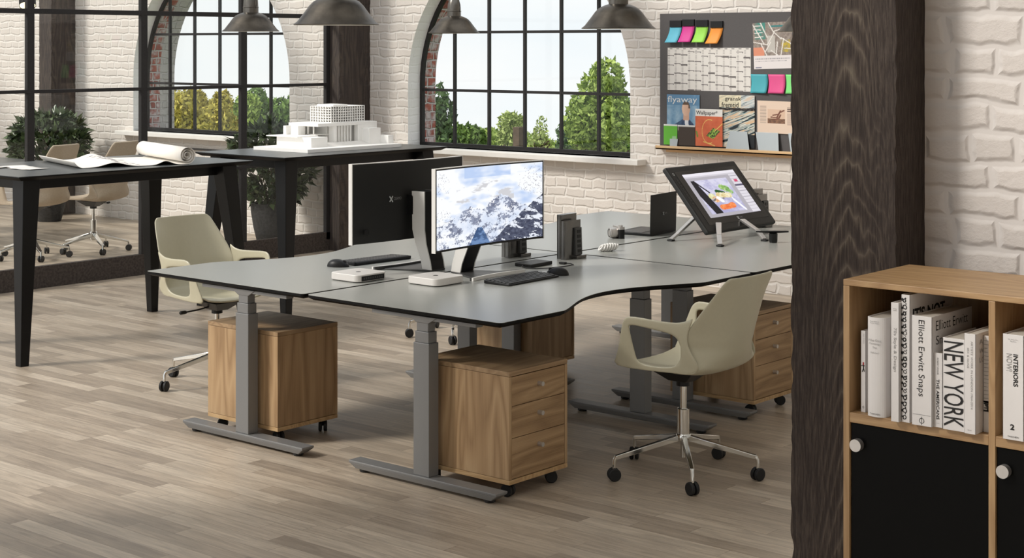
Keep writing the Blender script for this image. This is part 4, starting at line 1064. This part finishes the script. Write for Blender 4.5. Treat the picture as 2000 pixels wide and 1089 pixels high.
def make_monitor(kind):
    """local: screen faces +x, width along y, origin on the desk under the screen centre"""
    t = thing('monitor', '', 'monitor'); hw = .3935; z0, z1 = .148, .535
    def cx(y): return .030*(y/hw)**2          # ends curve towards the viewer
    def shell(d0, d1, a, b, c, d_, mb, mi=0, n=24):
        V = []
        for k in range(n+1):
            y = a+(b-a)*k/n; V += [(cx(y)+d0, y, c), (cx(y)+d1, y, c), (cx(y)+d1, y, d_), (cx(y)+d0, y, d_)]
        F = []
        for k in range(n):
            o = 4*k
            for i in range(4): F.append((o+i, o+(i+1) % 4, o+4+(i+1) % 4, o+4+i))
        mb.add(V, F, mi); mb.add(V[:4], [(3, 2, 1, 0)], mi); mb.add(V[-4:], [(0, 1, 2, 3)], mi)
    mb = MB(); shell(-.022, -.002, -hw, hw, z0, z1, mb); mb.build('housing', M['black_back'], t, .001)
    mb = MB(); shell(-.023, .0008, -hw-.004, -hw, z0-.002, z1+.003, mb, n=1); shell(-.023, .0008, hw, hw+.004, z0-.002, z1+.003, mb, n=1); shell(-.023, .0008, -hw, hw, z1, z1+.003, mb)
    mb.build('white_rim', M['white'], t)
    mb = MB(); shell(-.003, 0, -hw, hw, z0, z1, mb); mb.build('bezel', M['plastic'], t)
    scr = paint('screen', mountain, 300, 150, M['screen'], t, (.0012, -hw+.007, z0+.010), (0, 2*hw-.014, 0), (0, 0, z1-z0-.016), curve=None)
    for v in scr.data.vertices: v.co.x += cx(v.co.y)
    # stand: leaning two-tone neck on a curved horseshoe foot
    path = [(-.075, .0), (-.072, .08), (-.048, .20), (-.040, .28), (-.040, .385)]
    nb_ = MB(); nw = MB(); xs = [(-.215, 0), (-.150, .02)]
    prof = [(-.16, .006), (-.15, .05), (-.118, .13), (-.102, .20), (-.100, .39)]
    w0 = .050
    hd = [.030, .031, .036, .041, .042]
    for k in range(4):
        (xa, za), (xb, zb) = prof[k], prof[k+1]; da, db = hd[k], hd[k+1]
        for mb_, ya, yb in ((nw, -w0, -w0+.006), (nb_, -w0+.006, w0-.006), (nw, w0-.006, w0)):
            mb_.hexa([(xa-da, ya, za), (xa+da, ya, za), (xa+da, yb, za), (xa-da, yb, za)], [(xb-db, ya, zb), (xb+db, ya, zb), (xb+db, yb, zb), (xb-db, yb, zb)])
    nk = nb_.build('stand_neck', M['plastic'], t); nw.build('neck_trim', M['white'], nk)
    MB().box((-.07, -.05, .27), (-.02, .05, .37)).build('mount', M['plastic'], t, .004)
    ft = MB(); bkf = MB(); n = 18
    def arc(mb, d0, d1):
        V = []; F = []
        for k in range(n+1):
            y = -.19+.38*k/n; x = .050+.022*(y/.19)**2
            V += [(x+d1, y, .0005), (x+d1, y, .017), (x+d0, y, .017), (x+d0, y, .0005)]
        for k in range(n):
            o = 4*k
            for i in range(4): F.append((o+i, o+(i+1) % 4, o+4+(i+1) % 4, o+4+i))
        mb.add(V, F).add(V[:4], [(3, 2, 1, 0)]).add(V[-4:], [(0, 1, 2, 3)])
    arc(ft, 0, .010); arc(bkf, -.012, 0)
    ft.build('foot_arc', M['white'], t, .001)
    bkf.hexa([(-.19, -.05, .001), (.045, -.14, .001), (.045, .14, .001), (-.19, .05, .001)], [(-.19, -.05, .009), (.045, -.14, .007), (.045, .14, .007), (-.19, .05, .009)]).build('foot_plate', M['legs_dark'], t, .001)
    return t
M['black_back'] = mat('black_monitor_back', (30, 30, 29), .5, bump=(8, 0, .04)); M['legs_dark'] = mat('dark_grey_metal', (74, 74, 74), .4, metal=.3, bump=(20, 0, .02))
mon = make_monitor(0)
m2 = copy_tree(mon)
mon.location = (-5.135, 5.845, .740); mon['label'] = 'curved monitor with a lit snowy mountain picture on the nearest desk'
m2.location = (-5.615, 5.812, .740); m2.rotation_euler = (0, 0, pi); m2['label'] = 'curved monitor seen from behind, its flat black back showing a small white logo'
for o in (mon, m2): o['group'] = 'curved monitors on the desks'
# marks on the back of the second monitor
def logo(t, O, u, v, w, m=None):
    O = Vector(O); u = Vector(u); v = Vector(v); mb = MB(); n = u.cross(v)
    for (a, b, c, d_) in ((0, 1, .95, 0), (.95, 1, .05, .08)):
        mb.bar(O+u*(a*w*.28)+v*(b*w*.34)+n*.0005, O+u*(c*w*.28)+v*(d_*w*.34)+n*.0005, w*.075, .0006, up=n)
    mb.build('logo_mark', M['text_white'], t)
    text('logo_text', 'CISAMO', w*.62, w*.17, M['text_grey'], t, O+u*w*.34+v*w*.10+n*.0008, u, v)
bk = [c for c in bpy.data.objects if c.parent == m2 and c.name.startswith('housing')][0]
logo(bk, (-.0215, .170, .340), (0, -1, 0), (0, 0, 1), .085, None)
mb = MB(); mb.lathe([(.016, 0), (.018, .001), (.0165, .0015)], 28, (-.019, .325, .205), rot=Matrix.Rotation(-pi/2, 3, 'Y')); mb.build('round_button', M['plastic'], bk)

# ================================================================== DESK THINGS
ZT = .7402
def rbox(mb, w, d, z0, z1, r, mi=0, top=None):
    P = roundrect(-w/2, -d/2, w/2, d/2, r, 7); mb.prism(P, z0, z1, mi, top=top, smooth=True); return mb
def mini(label, x, y, rz, black):
    t = thing('mini_computer', label, 'computer', (x, y, ZT), rz, 'silver mini computers')
    P = roundrect(-.0985, -.0985, .0985, .0985, .03, 8)
    mb = MB(); mb.prism([(a*.94, b*.94) for a, b in P], 0, .003, 1); mb.prism([(a*.97, b*.97) for a, b in P], .003, .006, 0, top=P, smooth=True); mb.prism(P, .006, .034, 0, smooth=True); mb.prism(P, .034, .036, 0, top=[(a*.985, b*.985) for a, b in P], smooth=True)
    mb.build('case', [M['white_alu'], M['plastic']], t, sharp=40)
    if black:
        box('port_panel', (.098, -.075, .0065), (.0992, .075, .0295), M['plastic'], t, .003)
        mb = MB()
        for k in range(9): mb.box((.0992, -.062+k*.0145, .014), (.0997, -.054+k*.0145, .022))
        mb.build('ports', M['legs_dark'], t)
    MB().lathe([(.0, .0362), (.012, .0362), (.0125, .036)], 20, cap=False).build('logo_mark', M['legs_dark'], t)
M['white_alu'] = mat('pale_aluminium', (226, 222, 218), .38, metal=.15, bump=(60, 0, .01))
mini('silver mini computer with a black port panel, on the left desk near the seam', -5.520, 5.358, 0, True)
mini('silver mini computer with plain sides, in front of the monitor with the mountain picture', -5.155, 5.505, 0, False)
def keyboard(label, x, y, rz):
    t = thing('keyboard', label, 'keyboard', (x, y, ZT), rz, 'black keyboards on the desks'); L_, W_ = .385, .15
    MB().hexa([(-W_/2, -L_/2, .001), (W_/2, -L_/2, .001), (W_/2, L_/2, .001), (-W_/2, L_/2, .001)], [(-W_/2, -L_/2, .017), (W_/2, -L_/2, .009), (W_/2, L_/2, .009), (-W_/2, L_/2, .017)]).build('case', M['plastic'], t, .002)
    for r in range(6):
        xx = -W_/2+.012+r*.0225; z = .017-.008*(xx+W_/2)/W_
        mb = MB(); c = 0; y_ = -L_/2+.008
        while y_ < L_/2-.018:
            w = .0165 if not (r == 5 and 3 < c < 5) else .10
            if y_+w > L_/2-.006: w = L_/2-.006-y_
            mb.box((xx, y_, z-.002), (xx+.018, y_+w, z+.003)); y_ += w+.0032; c += 1
        mb.build('key_row', M['key'], t, .001)
    MB().tube([(-W_/2+.006, -L_/2+.01, .010), (-W_/2+.006, L_/2-.01, .010)], .009, 12).build('battery_spine', M['plastic'], t)
M['key'] = mat('black_keycap', (38, 37, 37), .38, bump=(30, 0, .03))
keyboard('black keyboard in front of the lit curved monitor', -4.905, 5.835, radians(2))
keyboard('black keyboard lying edge-on in front of the monitor seen from behind', -5.925, 5.86, radians(176))
def mouse(label, x, y, rz):
    t = thing('mouse', label, 'mouse', (x, y, ZT), rz, 'black computer mice')
    def fn(u, v):
        a = u*2*pi; p = v*pi/2; rx, ry, h = .058, .034, .036
        return (rx*cos(a)*cos(p)*(1-.06*cos(a)), ry*sin(a)*cos(p)**.8*(1-.12*cos(a)), .001+h*sin(p)*(1-.22*cos(a)*cos(p)))
    MB().grid(fn, 28, 10).build('body', M['plastic'], t, weld=True, sharp=80)
    cyl('scroll_wheel', (.030, -.004, .022), .011, .008, M['rubber'], t, 'Y')
mouse('black computer mouse beside the right end of the nearest keyboard', -4.895, 6.085, radians(200))
mouse('black computer mouse at the left end of the far keyboard', -5.91, 5.60, radians(25))
t = thing('external_drive', 'small black external drive with a looped cable, behind the nearest keyboard', 'drive', (-5.195, 6.272, ZT), radians(2))
MB().box((-.055, -.085, .001), (.055, .085, .018)).build('case', M['plastic'], t, .003)
mb = MB(); pts = []
for k in range(25):
    a = k/24; pts.append((-.01+.14*sin(a*2.6)*(1-.15*a)+.02*a, -.090-.02*sin(a*3)+.175*a*1.15+.02*sin(a*5), .0045+.010*(1-a)*(k < 3)))
pts = [(0, -.085, .010), (.01, -.11, .006), (.05, -.125, .004), (.10, -.11, .004), (.135, -.06, .004), (.155, .0, .004), (.165, .07, .004), (.16, .12, .004), (.13, .14, .005), (.10, .13, .006)]
mb.tube(pts, .0028, 8); mb.box((.075, .112, .002), (.108, .135, .011)); mb.build('cable', M['rubber'], t)
def dock(label, x, y, rz, s=1):
    t = thing('power_dock', label, 'dock', (x, y, ZT), rz, 'metal docking towers')
    hx, hy = .017, .074
    def slab_(name, x, y, h):
        P = roundrect(-hx, -hy, hx, hy, .012); mb = MB(); mb.prism([(a+x, b+y) for a, b in P], 0, h, smooth=True); return mb.build(name, M['gunmetal'], t, .004)
    slab_('front_tower', 0, 0, .200); slab_('rear_tower', -.045, .028, .228)
    MB().hexa([(hx, -.002, .018), (hx+.016, -.002, .018), (hx+.016, .060, .018), (hx, .060, .018)], [(hx, .002, .160), (hx+.010, .002, .160), (hx+.010, .062, .160), (hx, .062, .160)]).build('socket_strip', M['legs_dark'], t, .002)
    mb = MB()
    for k in range(5): mb.box((hx+.010, .018, .032+k*.025), (hx+.0162-.0008*k, .048, .048+k*.025))
    mb.build('sockets', M['plastic'], t); MB().box((hx-.006, -.008, 0), (hx+.030, .078, .017)).build('base_clamp', M['gunmetal'], t, .003)
dock('dark metal docking tower with sockets, on the nearest desk by the seams', -5.215, 6.60, radians(4))
dock('dark metal docking tower behind the lit monitor, only its lower half showing', -5.48, 6.465, radians(4))
dock('dark metal docking tower behind the tilted drawing display, at its right', -5.235, 8.49, radians(4))
# camera
t = thing('photo_camera', 'small retro camera with a silver lens on the far desk', 'camera', (-5.565, 7.49, ZT), radians(-32))
MB().prism(roundrect(-.055, -.018, .055, .018, .012), 0, .052, smooth=True).build('body', M['plastic'], t); MB().prism(roundrect(-.055, -.018, .055, .018, .012), .052, .068, smooth=True).build('top_plate', M['silver'], t, .001)
MB().lathe([(.009, 0), (.009, .008)], 16, (.035, 0, .068)).lathe([(.007, 0), (.007, .006)], 16, (.012, 0, .068)).build('dials', M['silver'], t)
ln = MB().lathe([(.029, 0), (.031, .004), (.031, .026), (.029, .030), (.029, .044), (.026, .046)], 32, (.012, -.018, .032), rot=Matrix.Rotation(pi/2, 3, 'X')).build('lens', M['silver'], t)
MB().lathe([(.024, 0), (.022, .001), (.012, -.004), (0.0001, -.006)], 32, (.012, -.0645, .032), cap=False, rot=Matrix.Rotation(pi/2, 3, 'X')).build('front_glass', M['plastic'], ln)
# white twisted object
t = thing('desk_ornament', 'white ribbed pebble-shaped ornament lying on the desk seam', 'ornament', (-5.245, 6.965, ZT), radians(62)); t.scale = (.74, .74, .74)
mb = MB()
for k in range(7):
    x = -.060+.020*k; r = .026*sqrt(max(.25, 1-((k-3)/4.0)**2)); pts = []
    for i in range(21):
        a = 2*pi*i/20; pts.append((x+.014*sin(a), r*cos(a), .0275+r*sin(a)*.95))
    mb.tube(pts, .0075, 8, cap=False)
mb.build('ribs', M['white'], t)
MB().tube([(-.062, 0, .022), (-.03, .0, .014), (.03, 0, .014), (.064, 0, .022)], [.006, .010, .010, .006], 10).build('core', M['white'], t)
# laptop
t = thing('laptop', 'open black laptop seen from behind on the far desk', 'laptop', (-5.60, 7.805, ZT), radians(8))
MB().prism(roundrect(-.12, -.165, .12, .165, .008), .002, .014).build('base', M['plastic'], t, .001)
MB().box((-.085, -.14, .014), (.045, .14, .0155)).build('keyboard_field', M['key'], t)
ld = MB().hexa([(.112, -.165, .012), (.118, -.165, .012), (.118, .165, .012), (.112, .165, .012)], [(.117, -.165, .240), (.123, -.165, .240), (.123, .165, .240), (.117, .165, .240)]).build('lid', M['black_back'], t, .002)
MB().hexa([(.1116, -.155, .022), (.1120, -.155, .022), (.1120, .155, .022), (.1116, .155, .022)], [(.1164, -.155, .230), (.1167, -.155, .230), (.1167, .155, .230), (.1164, .155, .230)]).build('display', M['plastic'], ld)
MB().tube([(.112, -.10, .012), (.112, .10, .012)], .006, 10).build('hinge', M['silver'], t)
logo(ld, (.1242, -.02, .112), (0, 1, 0), (0, 0, 1), .055)
# tilted drawing display
t = thing('drawing_display', 'large tilted black drawing display on silver legs, showing vegetables', 'display', (-5.02, 8.00, ZT), 0)
BLc = Vector((-.02, -.37, .055)); Yd = Vector((0, .735, 0)); Ud = Vector((-.30, 0, .355)); Nd = Vector((.355, 0, .30)).normalized()
def slab(mb, a0, a1, b0, b1, d0, d1, mi=0):
    q = lambda a, b, d: BLc+Yd*a+Ud*b+Nd*d
    return mb.hexa([q(a0, b0, d0), q(a1, b0, d0), q(a1, b1, d0), q(a0, b1, d0)], [q(a0, b0, d1), q(a1, b0, d1), q(a1, b1, d1), q(a0, b1, d1)], mi)
slab(MB(), 0, 1, 0, 1, -.032, 0).build('housing', M['black_back'], t, .010)
slab(MB(), .075, .945, .10, .915, 0, .0012).build('glass_front', M['gloss_black'] if 'gloss_black' in M else M.setdefault('gloss_black', mat('glossy_black_glass', (12, 12, 12), .15, bump=(20, 0, .01))), t)
def veg(u, v):
    if v > .90: return (232, 228, 236) if v > .94 else (206, 202, 210)
    if u > .84:
        if .62 < v < .66: return (90, 86, 110)
        if .72 < v < .78 and .88 < u < .95: return (206, 70, 110)
        return (220, 216, 224) if (v*14) % 1 > .15 else (170, 166, 176)
    if u < .07 or u > .76 or v < .07 or v > .84: return (176, 172, 180)
    x = (u-.07)/.69; y = (v-.07)/.77; c = mixc((172, 170, 206), (214, 212, 232), y+nz3(x*4, y*4))
    if x < .34 and seg((x, y), (.0, 1.0), (.22, .02)) < .10 and x < .5-.4*y*.2: c = (22, 22, 30)
    if seg((x, y), (.10, .95), (.30, .62)) < .02: c = (22, 22, 30)
    if seg((x, y), (.52, .62), (.66, .56)) < .06: c = (40, 84, 40)
    for (cx, cy, r, col) in ((.80, .68, .10, (96, 150, 60)), (.72, .74, .08, (130, 176, 84)), (.88, .58, .07, (120, 168, 90)), (.30, .50, .09, (216, 214, 150)), (.36, .40, .09, (220, 150, 100))):
        if (x-cx)**2+(y-cy)**2 < r*r: c = mixc(col, (240, 240, 220), .25+.6*nz3(x*14, y*14))
    if seg((x, y), (.50, .52), (.78, .48)) < .075: c = mixc((244, 236, 204), (214, 190, 130), .4+nz3(x*9, y*9))
    if seg((x, y), (.44, .44), (.50, .34)) < .05: c = (250, 248, 246)
    if seg((x, y), (.40, .16), (.62, .17)) < .075 or (x-.70)**2+(y-.19)**2 < .0075: c = mixc((228, 110, 58), (250, 160, 96), .5+nz3(x*10, y*10))
    if seg((x, y), (.80, .40), (.98, .02)) < .03 and x > .8: c = (244, 244, 250)
    return c
q = BLc+Yd*.150+Ud*.195+Nd*.0016
paint('screen', veg, 150, 120, M['screen'], t, q, Yd*.735, Ud*.665)
mb = MB()
for k in range(9):
    slab(mb, .035, .060, .42+k*.045, .445+k*.045, 0, .0018); slab(mb, .955, .978, .38+k*.045, .40+k*.045, 0, .0018)
mb.build('side_buttons', M['key'], t)
logo(t, BLc+Yd*.50+Ud*.065+Nd*.0016, (0, 1, 0), Ud.normalized(), .055, ) if False else logo(t, tuple(BLc+Yd*.50+Ud*.135-Ud*.01+Nd*.0018), (0, 1, 0), tuple(Ud.normalized()), .055, None)
text('size_mark', 'Q', .016, .018, M['text_white'], t, tuple(BLc+Yd*.035+Ud*.86+Nd*.001), (0, 1, 0), tuple(Ud.normalized()))
def dleg(a, b, c, w0=.035, w1=.028):
    mb = MB(); mb.bar(a, b, w0, .014, 0, w1, .014); mb.bar(b, c, w1, .014, 0, w1, .012); lg = mb.build('leg', M['silver'], t, .003)
    cc = Vector(c); MB().box((cc.x-.018, cc.y-.016, 0), (cc.x+.018, cc.y+.016, .010)).build('rubber_foot', M['rubber'], lg, .003)
    return lg
dleg((-.16, -.10, .22), (-.215, -.40, .035), (-.225, -.445, .010))
dleg((-.045, -.23, .095), (.070, -.40, .050), (.125, -.475, .010))
dleg((-.045, .02, .095), (.110, -.06, .050), (.180, -.100, .010))
dleg((-.16, -.02, .22), (-.26, .06, .04), (-.29, .09, .010))
cyl('stand_hub', (-.17, -.18, .20), .022, .25, M['silver'], t, 'Y')
t = thing('pen_holder', 'small black pen cup with a pen laid across its top, right of the drawing display', 'pen holder', (-4.765, 7.87, ZT))
MB().lathe([(.021, 0), (.024, .01), (.025, .052), (.022, .052), (.021, .02)], 24).build('cup', M['gloss_black'], t)
o = MB().tube([(-.075, -.064, .062), (.0, 0, .060), (.066, .056, .062)], [.004, .008, .0045], 10).build('stylus', M['gloss_black'], t)

# ================================================================== BUILDING MODEL
t = thing('building_model', 'white architectural model of a gridded tower on a stepped podium', 'model', (-8.71, 8.15, 1.0955))
def mbx(mb, a, b): return mb.box(tuple(a[i]-(-8.71, 8.15, 1.0955)[i] for i in range(3)), tuple(b[i]-(-8.71, 8.15, 1.0955)[i] for i in range(3)))
mbx(MB(), (-9.0, 7.68, 1.0955), (-8.42, 8.62, 1.120)).build('base_plate', M['model'], t, .001)
PZ = 1.282
mb = MB()
mbx(mb, (-8.94, 8.16, 1.120), (-8.74, 8.58, PZ)); mbx(mb, (-8.98, 8.00, PZ-.022), (-8.66, 8.60, PZ))
mbx(mb, (-8.94, 8.02, 1.12), (-8.90, 8.16, PZ-.02)); mbx(mb, (-8.72, 8.16, 1.12), (-8.665, 8.19, PZ-.02)); mbx(mb, (-8.70, 8.40, 1.12), (-8.66, 8.60, PZ-.02))
mbx(mb, (-8.94, 8.03, 1.195), (-8.72, 8.18, 1.20))
for k in range(5): mbx(mb, (-8.680, 8.215+k*.030, 1.12), (-8.672, 8.225+k*.030, PZ-.02))
for k in range(3): mbx(mb, (-8.87+k*.06, 8.03, 1.12), (-8.862+k*.06, 8.04, PZ-.02))
mb.build('podium', M['model'], t, .0008)
mb = MB(); mbx(mb, (-8.93, 7.84, 1.12), (-8.56, 8.00, 1.190)); mbx(mb, (-9.0, 7.80, 1.190), (-8.66, 8.0, 1.197)); mbx(mb, (-8.96, 7.93, 1.197), (-8.93, 8.0, 1.262)); mbx(mb, (-8.90, 7.95, 1.197), (-8.82, 8.02, 1.262)); mb.build('entrance_wing', M['model'], t, .0008)
mb = MB(); mbx(mb, (-8.66, 8.44, 1.12), (-8.58, 8.56, 1.235)); mbx(mb, (-8.62, 8.56, 1.12), (-8.50, 8.615, 1.180)); mb.build('side_blocks', M['model'], t, .0008)
mb = MB()
for k in range(6): mbx(mb, (-8.66+k*.012, 8.0, 1.120), (-8.648+k*.012, 8.44, 1.142-k*.0035))
mb.build('terrace_steps', M['model'], t)
tx0, tx1, ty0, ty1 = -8.925, -8.70, 8.165, 8.51; tz0, tz1 = PZ, 1.402
mb = MB(); nf = 6
for k in range(nf+1):
    z = tz0+(tz1-tz0-.004)*k/nf; mbx(mb, (tx0, ty0, z), (tx1, ty1, z+.004))
def colm(x, y): mbx(mb, (x-.003, y-.003, tz0), (x+.003, y+.003, tz1))
for k in range(9): colm(tx0+.003+(tx1-tx0-.006)*k/8, ty0+.0025); colm(tx0+.003+(tx1-tx0-.006)*k/8, ty1-.0025)
for k in range(15): colm(tx0+.0025, ty0+.003+(ty1-ty0-.006)*k/14); colm(tx1-.0025, ty0+.003+(ty1-ty0-.006)*k/14)
mbx(mb, (tx0+.09, ty0+.12, tz0), (tx1-.09, ty1-.18, tz1)); mb.build('tower', M['model'], t)
mbx(MB(), (tx0+.03, ty0+.04, tz1), (tx1-.02, ty1-.16, tz1+.012)).build('roof_block', M['model'], t, .0008)

# ================================================================== ROLLED PLAN, PAPERS
t = thing('rolled_plan', 'large white plan, one end rolled up, lying wavy on the long high table', 'plan', (-8.70, 6.15, 1.0955), radians(-17))
X0, X1 = -.42, .38
def sheetf(u, v):
    y = -.30+.76*v; x = X0+(X1-X0)*u; z = .002
    z += .034*exp(-((y-.02+.10*(u-.5))/.085)**2)*(1-.25*u)          # soft crest
    z += .026*exp(-((y-.30)/.050)**2)*max(0, u-.15)*1.1           # arch at the near edge
    if v < .10: k = (.10-v)/.10; z += .040*k*k+.0; y += .018*k
    return (x-.05*(1-v)*(u-.5), y, z)
SH = MB(); SH.grid(sheetf, 20, 90)
mb = MB(); V = []; n = 90
def sp(k, x):
    a = k/n*2*pi*3.1; r = .056-.0115*a/(2*pi)*1.25; return (x, .44+r*sin(a)*1.0, .058-r*cos(a))
for k in range(n+1): V += [sp(k, X0-.02), sp(k, X1)]
mb.add(V, [(2*k, 2*k+1, 2*k+3, 2*k+2) for k in range(n)], 0, True); mb.build('roll', M['paper'], t, solid=.0012, sharp=80)
rnd = random.Random(8)
def sk(u, v):
    p = sheetf(u, v); return Vector((p[0], p[1], p[2]+.0012))
for k in range(46):
    u, v = rnd.uniform(.15, .9), rnd.uniform(.38, .62); du, dv = (rnd.choice([(.10, 0), (0, .05), (.04, .02), (.06, 0), (0, .03)]))
    q = [sk(u+du*i/4, v+dv*i/4) for i in range(5)]
    for a, b in zip(q, q[1:]): SH.bar(a, b, .0022, .0004, 1)
SH.build('sheet', [M['paper'], M['ink']], t, solid=.0010)
pp = [((-8.66, 5.60), .10, .21, .15, 'white sheet of paper on the long high table, rightmost of the loose sheets'), ((-8.80, 5.62), -.25, .21, .15, 'white sheet of paper on the long high table, middle of the loose sheets'), ((-8.92, 5.46), .3, .24, .16, 'white sheet of paper on the long high table, at the left picture edge')]
for k, ((x, y), rz, a, b, lab) in enumerate(pp):
    o = MB().grid(lambda u, v: ((u-.5)*a, (v-.5)*b, .0015+.002*k+.0025*sin(u*5+k)**2), 8, 6).build('paper_sheet', M['paper'], None, solid=.0008, loc=(x, y, 1.0955)); o.rotation_euler = (0, 0, rz)
    tag(o, lab, 'paper', 'loose papers on the high table')

# ================================================================== POTTED PLANTS
def leafy(name, label, x, y, r, z0, z1, n, seed, pot_r, pot_h):
    t = thing(name, label, 'plant', (x, y, 0), 0, 'bushy potted plants')
    prof = [(.0, .0), (pot_r*.62, .0), (pot_r*.66, .012), (pot_r*.86, pot_h*.45), (pot_r*.97, pot_h*.8), (pot_r, pot_h), (pot_r*.9, pot_h), (pot_r*.88, pot_h-.03), (.0001, pot_h-.03)]
    MB().lathe(prof, 40, cap=False).build('pot', M['pot'], t, sharp=50)
    MB().lathe([(.0001, pot_h-.022), (pot_r*.88, pot_h-.026)], 24, cap=False).build('soil', M['soil'], t)
    rnd = random.Random(seed); st = MB(); lf = MB(); V = []; F = []
    zc = (z0+z1)/2; hz = (z1-z0)/2
    for k in range(n):
        while True:
            d = Vector((rnd.uniform(-1, 1), rnd.uniform(-1, 1), rnd.uniform(-1, 1)))
            if .2 < d.length < 1: break
        d = d*(d.length**.35/d.length) if d.length > 0 else d
        m_ = 1+.18*noise.noise(Vector((d.x*2.2+seed, d.y*2.2, d.z*2.2)))
        p = Vector((d.x*r*m_, d.y*r*m_, zc+d.z*hz*m_))
        if k % 9 == 0: st.tube([(d.x*.03, d.y*.03, pot_h-.03), (p.x*.45, p.y*.45, pot_h+(p.z-pot_h)*.6), tuple(p)], [.006, .004, .002], 5)
        for q in range(5):
            out_ = Vector((p.x+rnd.uniform(-.2, .2), p.y+rnd.uniform(-.2, .2), rnd.uniform(-.25, .55))).normalized()
            L_ = rnd.uniform(.070, .120); w = L_*rnd.uniform(.22, .30)
            side = out_.cross(Vector((rnd.gauss(0, .5), rnd.gauss(0, .5), 1))).normalized(); up = side.cross(out_)
            b = p+Vector((rnd.uniform(-.03, .03), rnd.uniform(-.03, .03), rnd.uniform(-.03, .03))); o = len(V)
            V += [b, b+out_*L_*.4+side*w+up*.006, b+out_*L_*.5-up*.004, b+out_*L_*.4-side*w+up*.006, b+out_*L_-up*.010]
            F += [(o, o+1, o+2), (o, o+2, o+3), (o+1, o+4, o+2), (o+2, o+4, o+3)]
    lf.add(V, F, 0, True); lf.build('foliage', M['leaf'], t, sharp=80); st.build('stems', M['stem'], t)
    return t
leafy('potted_plant', 'wide bushy dark green plant in a charcoal pot, in front of the left timber column', -14.74, 9.78, .385, .40, 1.15, 400, 3, .19, .36)
leafy('potted_plant', 'bushy dark green plant in a charcoal pot behind the building model table', -11.34, 9.90, .39, .38, 1.13, 400, 9, .20, .40)
# spot lamp
t = thing('spotlight', 'small black spotlight with a lit lens, at the top left corner', 'lamp', (-13.35, 8.62, 2.30))
rot = Matrix.Rotation(radians(30), 3, Vector((-.5, -.8, 0)))
MB().lathe([(.070, -.05), (.075, -.09), (.078, -.085), (.078, .10), (.05, .12), (.0001, .12)], 28, cap=False, rot=rot).build('housing', M['black'], t)
MB().lathe([(.0001, -.080), (.072, -.082)], 28, cap=False, rot=rot).build('lens', M['glow'], t)
MB().tube([(0, 0, .1), (0, 0, 1.05)], .006, 8).build('rod', M['black'], t)
